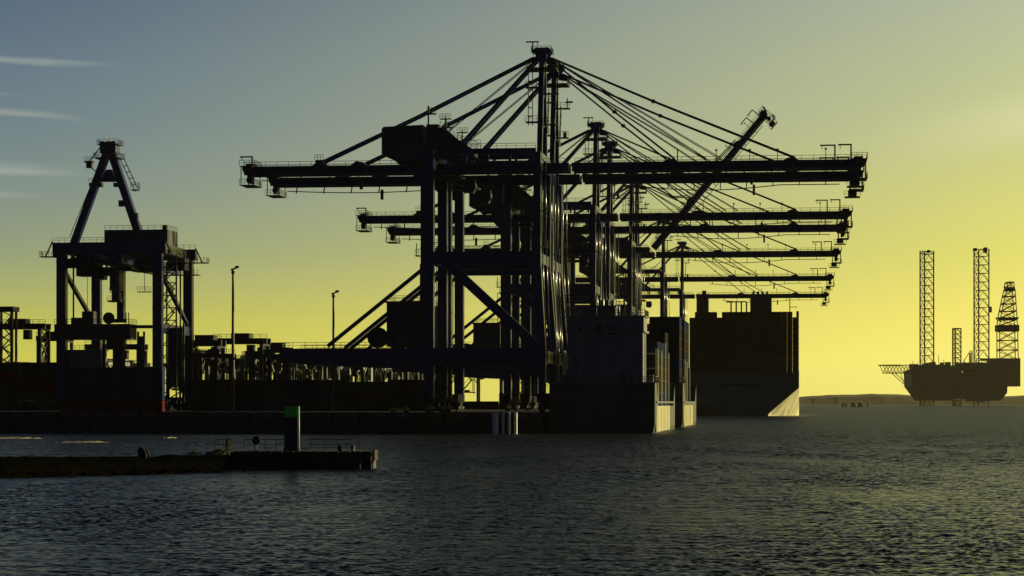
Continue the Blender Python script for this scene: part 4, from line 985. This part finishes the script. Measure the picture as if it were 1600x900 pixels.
# very large container ship at the far berth
def big_ship():
    d = 1104.0; pl, pr = 1075, 1246
    x0 = at(pl, d); B = (at(pr, d) - x0) / QC; sc = d / F
    r = thing('container_ship', 'huge container ship at the far berth, its broad dark stern piled with containers', 'ship', (x0, d, 0), -QA)
    D = CH + (HOR - 583) * sc; L = 330.0; zk = CH + (HOR - 606) * sc
    def ss(zlow, halfw):
        c = B / 2
        return [(0, D), (0, zk), (c - halfw, zlow), (c - halfw * .9, -2), (c + halfw * .9, -2), (c + halfw, zlow), (B, zk), (B, D)]
    m = MB()
    hull_loft(m, [(0, ss(1.2, B / 2 - 14)), (7, ss(.6, B / 2 - 10.5)), (18, [(0, D), (0, zk - 1.5), (5.2, .4), (6.5, -2), (B - 6.5, -2), (B - 5.2, .4), (B, zk - 1.5), (B, D)]),
                  (34, [(0, D), (0, 5), (1.6, .2), (2.4, -2), (B - 2.4, -2), (B - 1.6, .2), (B, 5), (B, D)]),
                  (54, [(0, D), (0, 3), (.1, 0), (.2, -2), (B - .2, -2), (B - .1, 0), (B, 3), (B, D)]),
                  (L * .8, [(0, D), (0, 3), (.1, 0), (.2, -2), (B - .2, -2), (B - .1, 0), (B, 3), (B, D)]),
                  (L, [(B * .44, D + 4), (B * .46, 3), (B * .48, 0), (B * .48, -2), (B * .52, -2), (B * .52, 0), (B * .54, 3), (B * .56, D + 4)])])
    # paint: grey transom, sunlight painted pale on the hull run below the knuckle
    h = m.build('hull', 'hullgrey', r); me = h.data; me.materials.append(M['sunlit_pale'])
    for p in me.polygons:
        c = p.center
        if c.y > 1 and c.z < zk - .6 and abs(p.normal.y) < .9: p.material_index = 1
    m = MB(); m.rail([(0, .2, D), (B, .2, D)], 1.2, 2.0, .08); m.box(-.1, B + .1, -.15, 0, D - .5, D - .2); m.build('handrail', 'dark', h)
    m = MB(); m.box(B * .3, B * .7, -.1, -.01, D - 6, D - 4.8); m.build('mooring_opening', 'dark', h)
    # stern lashing bridge and light mast
    ztop_ = CH + (HOR - 487) * sc
    m = MB()
    for xx in np.linspace(.4, B - .4, 8): m.box(xx - .3, xx + .3, 14.6, 15.4, D, ztop_ - 4)
    for zz in np.arange(D + 3, ztop_ - 4, 3): m.box(.1, B - .1, 14.7, 15.3, zz - .15, zz + .15)
    m.box(B - 1.3, B - .1, 14.4, 15.6, D, ztop_ + .6); m.build('lashing_bridge', 'dark', r)
    m = MB(); x = at(1233, d) - x0; m.tube((x, 1.2, D), (x, 1.2, ztop_ + 6), .25, 6); m.beam((x, 1.2, ztop_ + 2), (x + 3.5, 1.2, ztop_ + 2), .3, .3); m.build('mast', 'dark', r)
    rows = int(B / 2.53)
    for i in range(rows):
        for k in range(11 if i not in (0, 5, rows - 1) else 10):
            lx, ly = .6 + 1.22 + i * 2.53, 8.0
            z = D + .01 + k * 2.61
            if z + 2.6 > ztop_ + 1.6: continue
            p = r.location
            container(['cbrown', 'cdark', 'cbrown', 'cdark', 'cbrown'][(i * 2 + k) % 5], (p.x + lx * QC + ly * QS, p.y - lx * QS + ly * QC, z), -QA + R(90), 'dark container in the wall of containers on the stern of the huge ship', 'containers on the stern of the huge ship')
    # accommodation and funnels far forward
    def up(px, py, yy): dd = d + yy; return (at(px, dd) - x0 - yy * QS, CH + (HOR - py) / F * dd)
    a, b_ = up(1089, 472, 40), up(1107, 462, 40)
    m = MB(); m.box(a[0], b_[0], 34, 46, D - 3, b_[1]); m.box(a[0] - .4, b_[0] + .4, 33.6, 46.4, b_[1], b_[1] + .5)
    m.box(b_[0] - 3, b_[0] - 1, 36, 38, b_[1] + .5, b_[1] + 2.2); m.build('superstructure', 'dark', r)
    a, b_ = up(1172, 472, 46), up(1205, 462, 46)
    m = MB(); m.box(a[0], b_[0], 40, 52, D - 3, b_[1])
    for k in range(4): m.tube((a[0] + 1.5 + k * 2.2, 46, b_[1]), (a[0] + 1.5 + k * 2.2, 46.4, b_[1] + 1.8), .6, 8)
    m.build('funnel', 'dark', r)
    m = MB(); a, b_ = up(1134, 485, 15), up(1166, 472, 15)
    m.box(a[0], b_[0], 14.6, 15.4, b_[1] - .3, b_[1] + .3)
    for k in range(4): xx = a[0] + (b_[0] - a[0]) * (.25 + .25 * k); m.box(xx - .35, xx + .35, 14.7, 15.3, D, b_[1] - .3)
    m.build('lashing_frame', 'dark', r)
big_ship()

# ------------------------------------------------------------------ jack-up rig
def rig():
    d = 5000.0; s = d / F; K = d / 2800.0
    def q(px, py): return (at(px, d), CH + (HOR - py) * s)
    x0 = q(1495, 600)[0]
    r = thing('drilling_rig', 'jack-up drilling rig with tall lattice legs and derrick, standing off the far shore', 'oil rig', (x0, d, 0), 0)
    def b(m, px0, px1, py0, py1, y0, y1): a, c = q(px0, py1), q(px1, py0); m.box(a[0] - x0, c[0] - x0, y0 * K, y1 * K, a[1], c[1])
    m = MB(); pts = [(1418, 580), (1419, 604), (1428, 616), (1436, 626), (1480, 626), (1484, 623), (1512, 623), (1516, 627), (1556, 626), (1566, 614), (1568, 576), (1515, 576), (1514, 581), (1495, 585), (1494, 576), (1474, 575), (1473, 571), (1440, 571)]
    m.prism([(q(*p)[0] - x0, q(*p)[1]) for p in reversed(pts)], -28 * K, 28 * K); h = m.build('hull', 'rig', r)
    m = MB(); b(m, 1436, 1472, 570, 577, -20, 10); b(m, 1500, 1516, 567, 577, -24, -4); b(m, 1520, 1566, 568, 577, -22, 8); b(m, 1450, 1458, 566, 572, -18, -8); b(m, 1475, 1490, 574, 582, -14, 5); m.build('deckhouse', 'rig', h)
    rr_ = random.Random(5)
    for k in range(26):
        px = rr_.uniform(1422, 1560); w_ = rr_.uniform(3, 11); t_ = rr_.uniform(566, 575); y_ = rr_.uniform(-24, 10)
        m = MB(); b(m, px, px + w_, t_, 583, y_, y_ + 8)
        if k % 3 == 0: b(m, px + 1, px + 1.6, t_ - 5, t_, y_, y_ + 1)
        m.build('deck_module', 'rig', h)
    def lattice(m, pc, w, py0, py1, yc, rr=.9, depth=None):
        c, zt = q(pc, py0); zb = q(pc, py1)[1]; c -= x0; hw = w * s / 2; dp = hw * 1.7
        corners = [(c - hw, yc - dp * .5), (c + hw, yc - dp * .5), (c, yc + dp * .6)]
        for x, y in corners: m.tube((x, y, zb), (x, y, zt), rr, 5)
        bay = hw * 1.15; z = zb; k = 0
        while z < zt - .5:
            z2 = min(z + bay, zt)
            for i in range(3):
                (xa, ya), (xb, yb) = corners[i], corners[(i + 1) % 3]
                m.tube((xa, ya, z2), (xb, yb, z2), rr * .36, 4)
                m.tube((xa, ya, z), ((xa + xb) / 2, (ya + yb) / 2, z2), rr * .4, 4); m.tube((xb, yb, z), ((xa + xb) / 2, (ya + yb) / 2, z2), rr * .4, 4)
            z = z2; k += 1
    for pc, w, p0, y in ((1443.5, 21, 394, -14), (1528, 23, 391, -14), (1500, 13, 512, 24)):
        m = MB(); lattice(m, pc, w, p0, 640, y * K, .85 * K); m.build('leg', 'rig', r)
    m = MB(); b(m, 1518, 1522, 389, 393, -18, -8); b(m, 1534, 1538, 388, 396, -18, -8); b(m, 1446, 1449, 392, 396, -18, -8); b(m, 1541, 1545, 480, 489, -18, -14); m.build('leg_cap', 'rig', r)
    for pc in (1443.5, 1528, 1500):
        m = MB(); b(m, pc - 14, pc + 14, 571, 579, -22 if pc != 1500 else 14, 0 if pc != 1500 else 27); m.build('jacking_house', 'rig', h)
    # helideck on its truss
    m = MB(); a = q(1394, 571); n = 8; rad = 24 * s
    m.add([(a[0] - x0 + rad * math.cos(2 * math.pi * i / n + .39), -8 * K + rad * math.sin(2 * math.pi * i / n + .39), zz) for zz in (a[1] - .6 * K, a[1] + .6 * K) for i in range(n)],
          [(i, (i + 1) % n, n + (i + 1) % n, n + i) for i in range(n)] + [tuple(reversed(range(n))), tuple(range(n, 2 * n))])
    hd = m.build('helideck', 'rig', r)
    m = MB()
    for yy in (-20 * K, 4 * K):
        for px in (1376, 1386, 1396, 1406, 1416): p1, p2 = q(px, 572), q(px + 5, 583); m.beam((p1[0] - x0, yy, p1[1]), (p2[0] - x0, yy, p2[1]), .7 * K, .7 * K); m.beam((p2[0] - x0, yy, p2[1]), (q(px + 10, 572)[0] - x0, yy, p1[1]), .7 * K, .7 * K)
        p1, p2 = q(1380, 583), q(1420, 583); m.beam((p1[0] - x0, yy, p1[1]), (p2[0] - x0, yy, p2[1]), .9 * K, .9 * K)
        p1, p2 = q(1394, 583), q(1420, 606); m.beam((p1[0] - x0, yy, p1[1]), (p2[0] - x0, yy, p2[1]), .8 * K, .8 * K)
        p1, p2 = q(1408, 583), q(1413, 598); m.beam((p1[0] - x0, yy, p1[1]), (p2[0] - x0, yy, p2[1]), .5 * K, .5 * K)
    m.build('support_truss', 'rig', hd)
    # derrick on its cantilever
    m = MB(); b(m, 1545, 1590, 560, 577, -14, 14); b(m, 1573, 1591, 560, 604, -12, 12); b(m, 1530, 1546, 561, 564, -8, -5); m.build('cantilever', 'rig', r)
    m = MB()
    def frame(l0, r0, z0, l1, r1, z1, n):
        hw = 8 * K
        for t in range(n):
            u0, u1 = t / n, (t + 1) / n
            A = [(l0 + (l1 - l0) * u, r0 + (r1 - r0) * u, z0 + (z1 - z0) * u) for u in (u0, u1)]
            (la, ra, za), (lb, rb, zb) = A; P0 = [q(la, za), q(ra, za)]; P1 = [q(lb, zb), q(rb, zb)]
            for yy in (-hw, hw):
                a0, a1, b0, b1 = [(p[0] - x0, yy, p[1]) for p in (P0[0], P0[1], P1[0], P1[1])]
                m.tube(a0, b0, .75 * K, 4); m.tube(a1, b1, .75 * K, 4); m.tube(a0, b1, .42 * K, 4); m.tube(a1, b0, .42 * K, 4); m.tube(b0, b1, .5 * K, 4)
            for p in (P1[0], P1[1]): m.tube((p[0] - x0, -hw, p[1]), (p[0] - x0, hw, p[1]), .5 * K, 4)
    frame(1560, 1589, 562, 1560, 1588, 517, 3); frame(1560, 1588, 509, 1561, 1587, 500, 1); frame(1561, 1587, 498, 1571, 1584, 452, 4); frame(1571, 1583, 450, 1573, 1582, 441, 1)
    m.build('derrick', 'rig', r)
    for a_0 in ((1557, 1590, 508, 518, -10, 10), (1558, 1589, 496, 499, -9, 9), (1571, 1584, 449, 455, -7, 7)): m = MB(); b(m, *a_0); m.build('derrick_platform', 'rig', r)
    # deck crane and clutter
    m = MB(); p1, p2, p3 = q(1474, 572), q(1500, 590), q(1461, 555)
    m.beam((p1[0] - x0, -26 * K, p1[1] - 2), (p2[0] - x0, -26 * K, p2[1] + 6), .6 * K, .8 * K); m.build('deck_crane', 'rig', r); m = MB(); m.beam((q(1490, 580)[0] - x0, -26 * K, q(1, 580)[1]), (q(1510, 548)[0] - x0, -26 * K, q(1, 548)[1]), .7 * K, .7 * K)
    m.build('deck_crane', 'rig', r); m = MB(); m.beam((q(1535, 575)[0] - x0, -26 * K, q(1, 575)[1]), (q(1566, 560)[0] - x0, -26 * K, q(1, 560)[1]), .7 * K, .8 * K); m.build('deck_crane', 'rig', r); m = MB(); m.tube((q(1509, 575)[0] - x0, -26 * K, q(1, 575)[1]), (q(1509, 552)[0] - x0, -26 * K, q(1, 552)[1]), 1.2 * K, 6)
    m.build('exhaust', 'rig', r); m = MB(); m.tube((q(1513, 575)[0] - x0, -22 * K, q(1, 575)[1]), (q(1513, 549)[0] - x0, -22 * K, q(1, 549)[1]), .8 * K, 6); m.build('exhaust', 'rig', r)
    m = MB()
    for px, py in ((1462, 556), (1470, 562), (1480, 566), (1552, 566), (1428, 572), (1424, 570)): a = q(px, py); m.tube((a[0] - x0, -20 * K, q(px, 578)[1]), (a[0] - x0, -20 * K, a[1]), .35 * K, 4)
    m.rail([(q(1420, 580)[0] - x0, -28 * K, q(1, 580)[1]), (q(1566, 577)[0] - x0, -28 * K, q(1, 577)[1])], 2.0 * K, 5 * K, .2 * K)
    m.build('handrail', 'rig', h)
rig()
# mooring dolphins off the far shore
dol = None
for px, w in ((1317, .9), (1322, .8), (1333, 1.6), (1344, 2.0), (1356, .7)):
    if dol is None:
        m = MB()
        for sx, sy in ((-1, -.6), (1, -.6), (0, 1)): m.tube((sx * 1.6, sy * 1.6, -2), (sx * .5, sy * .5, 3.6), .5, 6)
        m.tube((0, 0, 3.4), (0, 0, 4.6), 1.2, 8); dol = m.build('mooring_dolphin', 'rig'); o = dol
    else: o = dol.copy(); C.objects.link(o)
    dd = 3400; o.location = (at(px, dd), dd, 0); o.scale = (w * 1.4, w * 1.4, 1.4)
    tag(o, 'small dark mooring dolphin in the water between the huge ship and the rig', 'dolphin', 'mooring dolphins off the far shore')

# ------------------------------------------------------------------ foreground jetty, bank and navigation mark
JD = 214.0
jx1 = at(583, JD); jx0 = at(322, JD)
JT = CH - (705 - HOR) / F * JD                        # deck height
def jetty():
    r = thing('jetty', 'low dark jetty running out from the bank in the foreground, with railings at its end', 'jetty', (jx1, JD, 0), 0)
    w = jx1 - jx0; y1 = 5.0
    m = MB(); m.box(-w, 0, 0, y1, JT - .5, JT); m.box(-w, 0, .25, y1 - .25, -1.5, JT - .5); m.build('deck', 'concrete', r)
    m = MB()
    for i in range(15): x = -.25 - i * w / 15; m.tube((x, -.12, -2), (x, -.12, JT + .02), .16, 8)
    m.box(-w, .05, -.18, -.01, JT - .42, JT - .12); m.box(-w, .05, -.16, 0, JT - 1.1, JT - .85)
    m.box(-.02, .14, 0, y1, JT - .9, JT + .05); m.build('fender_pile', 'timber', r)
    m = MB()
    a, b = at(479, JD) - jx1, at(543, JD) - jx1
    m.rail([(a, y1 - .4, JT), (b, y1 - .4, JT)], 1.0, 1.15, .045); m.rail([(a, .4, JT), (b, .4, JT)], .62, 2.3, .025)
    b2 = at(443, JD) - jx1; a2 = at(412, JD) - jx1; m.rail([(at(372, JD) - jx1, y1 - .4, JT), (b2 - .1, y1 - .4, JT)], 1.0, 1.0, .042)
    m.rail([(at(326, JD) - jx1, y1 - .4, JT), (at(352, JD) - jx1, y1 - .4, JT)], 1.0, .8, .042); m.build('railing', 'galv', r)
    m = MB(); x = at(557, JD) - jx1; m.tube((x, y1 - .5, JT), (x, y1 - .5, CH - (684 - HOR) / F * JD), .05, 6); m.build('mooring_post', 'dark', r); m = MB(); x = at(530, JD) - jx1; m.box(x - .2, x + .2, .6, 1.0, JT, JT + .5); m.build('deck_box', 'dark', r); m = MB(); x = at(550, JD) - jx1; m.tube((x, 1, JT), (x, 1, JT + .4), .15, 8); m.tube((x, 1, JT + .35), (x, 1, JT + .45), .22, 8); m.build('bollard', 'dark', r)
jetty()
def nav_mark():
    x = at(453.5, JD); r = thing('navigation_mark', 'dark square navigation column with a green top standing on the jetty', 'beacon', (x, JD + 1.6, JT), 0)
    hw = .57; zt = CH - (635 - HOR) / F * (JD + 1.6) - JT; zg = CH - (652 - HOR) / F * (JD + 1.6) - JT
    m = MB(); m.box(-hw - .15, hw + .15, -hw - .15, hw + .15, 0, .25); m.box(-hw, hw, -hw, hw, .25, zg); m.build('column', 'dark', r)
    m = MB(); m.box(-hw - .03, hw + .03, -hw - .03, hw + .03, zg, zt); m.build('green_top', 'green', r)
    m = MB(); m.tube((hw + .10, -hw + .1, .3), (hw + .10, -hw + .1, zt + .02), .085, 10); m.build('sunlit_edge', 'white', r, smooth=True)  # thin white tube stands in for the column's sunlit edge
    m = MB(); m.ladder((-hw - .12, 0, .25), (-hw - .12, 0, zg), .4, .02, False); m.build('ladder', 'galv', r)
nav_mark()
# life ring stand, round sign
def ring_stand():
    x = at(397, JD); r = thing('lifebuoy_stand', 'post with a round lifebuoy holder on the jetty, a few steps from the navigation column', 'lifebuoy', (x, JD + 2, JT), 0)
    H = CH - (688 - HOR) / F * (JD + 2) - JT
    m = MB(); m.tube((0, 0, 0), (0, 0, H + .3), .06, 8); m.box(-.2, .2, -.15, .15, 0, .06); m.build('post', 'dark', r)
    m = MB(); n = 18
    vs, fs = [], []
    for i in range(n):
        t = 2 * math.pi * i / n
        for k in range(6):
            u = 2 * math.pi * k / 6; rr = .30 + .09 * math.cos(u); vs.append((rr * math.cos(t), -.12 + .09 * math.sin(u), H + rr * math.sin(t)))
    for i in range(n):
        for k in range(6): fs.append((i * 6 + k, ((i + 1) % n) * 6 + k, ((i + 1) % n) * 6 + (k + 1) % 6, i * 6 + (k + 1) % 6))
    m.add(vs, fs); m.build('lifebuoy', 'cbrown', r, smooth=True)
    m = MB(); m.wheel((0, -.03, H), .40, .05, 'y', 20); m.build('backboard', 'dark', r)
ring_stand()
# weedy bank on the left, running into the jetty
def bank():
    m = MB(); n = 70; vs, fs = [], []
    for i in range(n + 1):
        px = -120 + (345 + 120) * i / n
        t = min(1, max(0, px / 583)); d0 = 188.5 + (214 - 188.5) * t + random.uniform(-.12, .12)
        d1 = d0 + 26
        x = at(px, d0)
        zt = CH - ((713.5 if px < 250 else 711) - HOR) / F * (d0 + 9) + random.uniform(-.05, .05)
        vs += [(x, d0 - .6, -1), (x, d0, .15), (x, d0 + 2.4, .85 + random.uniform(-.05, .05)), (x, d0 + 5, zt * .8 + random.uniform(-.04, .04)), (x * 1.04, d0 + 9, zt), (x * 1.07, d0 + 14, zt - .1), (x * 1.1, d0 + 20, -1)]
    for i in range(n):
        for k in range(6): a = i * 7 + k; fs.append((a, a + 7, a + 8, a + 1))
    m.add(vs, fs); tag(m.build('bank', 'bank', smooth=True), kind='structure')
    m = MB()
    for i in range(300):                                # boulders along the toe
        px = random.uniform(-60, 470); t = min(1, max(0, px / 583)); d0 = 188.5 + 25.5 * t + random.uniform(-.6, 1.6); s = random.uniform(.10, .30)
        if px > 330: d0 -= .4; s *= .55
        c = Vector((at(px, d0), d0, random.uniform(-.1, .45)))
        pts = [c + Vector((random.uniform(.6, 1) * s * math.cos(a) * math.cos(e), random.uniform(.6, 1) * s * math.sin(a) * math.cos(e), random.uniform(.6, 1) * s * .7 * math.sin(e))) for e in (-.7, .5) for a in (0, 1.05, 2.1, 3.14, 4.2, 5.2)]
        pts += [c + Vector((0, 0, s * .6))]
        m.add(pts, [(k, (k + 1) % 6, 6 + (k + 1) % 6, 6 + k) for k in range(6)] + [(6 + k, 6 + (k + 1) % 6, 12) for k in range(6)])
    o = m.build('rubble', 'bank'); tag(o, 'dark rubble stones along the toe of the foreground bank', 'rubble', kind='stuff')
bank()
def shrub(px, w, h, label, n):
    d = JD - 4; x = at(px, d); r = thing('shrub', label, 'shrub', (x, d, 1.35), 0)
    m = MB()
    for i in range(6): a = random.uniform(0, 6.28); m.tube((0, 0, 0), (math.cos(a) * w * .3, math.sin(a) * w * .3, h * random.uniform(.6, .9)), .03, 4, .012)
    m.build('stem', 'timber', r)
    m = MB()
    for i in range(n):
        a = random.uniform(0, 6.28); zz = random.uniform(.12, 1) ** .8; rr = w / 2 * random.uniform(.1, 1) * math.sin(min(1, (1.08 - zz) * 1.5) * 1.57); c = Vector((rr * math.cos(a), rr * math.sin(a), zz * h)); s = random.uniform(.05, .12)
        u = Vector((random.gauss(0, 1), random.gauss(0, 1), random.gauss(0, 1))).normalized(); v = u.orthogonal().normalized()
        m.add([c - u * s, c + v * s * .5, c + u * s, c - v * s * .5], [(0, 1, 2, 3)])
    m.build('foliage', 'leaf', r)
shrub(357, .75, 1.55, 'dark upright shrub on the bank where the jetty begins', 500)
shrub(342, 2.0, .55, 'low spreading shrub beside the upright one on the bank', 420)
shrub(304, 1.6, .35, 'small flat clump of weeds on the bank, farthest from the jetty railing', 260)
o = MB(); x = 0
o.prism([(-.35, 0), (.35, 0), (.30, .5), (.05, .95), (-.25, 1.05), (-.42, .7)], -.2, .2); o.prism([(.16, .9), (.34, .5), (.55, .1), (.7, .1), (.4, .75), (.2, 1.05)], -.08, .08)
ob = o.build('bollard', 'dark'); ob.location = (at(223, 206), 206, 1.15); tag(ob, 'squat dark mooring bollard on the bank, alone near the pale water streaks', 'bollard')

# pale piles in front of the quay wall
pile = None
for px, w, top in ((774, 1.25, 645), (786, .6, 643), (795, .55, 644), (806, .6, 644)):
    d = 455.0; H = CH - (top - HOR) / F * d
    m = MB(); m.tube((0, 0, -2), (0, 0, H - .3), w / 2, 10); m.tube((0, 0, H - .3), (0, 0, H), w / 2 + .06, 10, w / 2 - .08)
    if w < 1: m.tube((0, 0, H - .15), (-.45, 0, H + .12), .14, 6)
    pile = m.build('mooring_pile', 'pale'); pile.location = (at(px, d), d, 0)
    lab = {774: 'thickest pale mooring pile, the first of four in front of the quay wall', 786: 'slim pale pile next to the thickest one in front of the quay wall', 795: 'slim pale pile, third of the four in front of the quay wall', 806: 'slim pale pile farthest from the thick one in front of the quay wall'}[px]
    tag(pile, lab, 'pile', 'pale piles in front of the quay wall')

# a pale car catching the light on the quay edge
def car():
    d = 474.0; r = thing('parked_car', 'small yellow car parked at the quay edge below the nearest crane', 'car', (at(625, d), d, QZ + .01), R(168))
    m = MB(); m.prism([(-2.0, .35), (2.0, .35), (2.1, .8), (1.2, 1.0), (.7, 1.45), (-1.2, 1.45), (-1.9, .95), (-2.1, .8)], -.85, .85); m.build('body', 'yellow', r)
    m = MB(); m.prism([(1.1, 1.02), (.68, 1.4), (-1.1, 1.4), (-1.65, 1.0)], -.87, .87); m.build('window', 'glass', r)
    for xx in (-1.3, 1.3):
        for yy in (-.8, .8): m = MB(); m.wheel((xx, yy, .33), .33, .22); m.build('wheel', 'tread', r)
car()
# low pale strips painted as gleams on the water between bank and quay
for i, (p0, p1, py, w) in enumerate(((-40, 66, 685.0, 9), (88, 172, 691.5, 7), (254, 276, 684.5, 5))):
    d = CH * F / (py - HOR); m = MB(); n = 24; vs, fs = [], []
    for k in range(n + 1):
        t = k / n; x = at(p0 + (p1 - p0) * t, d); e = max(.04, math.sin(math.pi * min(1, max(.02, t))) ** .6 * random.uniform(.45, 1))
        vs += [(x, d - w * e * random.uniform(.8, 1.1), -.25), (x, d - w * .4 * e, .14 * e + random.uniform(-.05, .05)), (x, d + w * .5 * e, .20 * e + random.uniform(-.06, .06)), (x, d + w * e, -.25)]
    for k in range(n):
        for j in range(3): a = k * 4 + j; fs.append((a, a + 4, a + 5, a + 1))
    m.add(vs, fs); tag(m.build('gleam_strip', 'gleam', smooth=True), kind='structure')

# thin sea air: a box of even haze round everything below the sky
m = MB(); m.box(-27000, 27000, -60, 15000, -5.0, 96.0); hz = m.build('haze', 'dark'); tag(hz, kind='stuff')
hm = bpy.data.materials.new('haze_air'); hm.use_nodes = True; hn = hm.node_tree.nodes; hn.remove(hn['Principled BSDF'])
pv = hn.new('ShaderNodeVolumePrincipled'); pv.inputs['Density'].default_value = 1.15e-5; pv.inputs['Color'].default_value = (.95, .88, .62, 1); pv.inputs['Anisotropy'].default_value = .2
hm.node_tree.links.new(pv.outputs[0], hn['Material Output'].inputs['Volume']); hz.data.materials.clear(); hz.data.materials.append(hm)
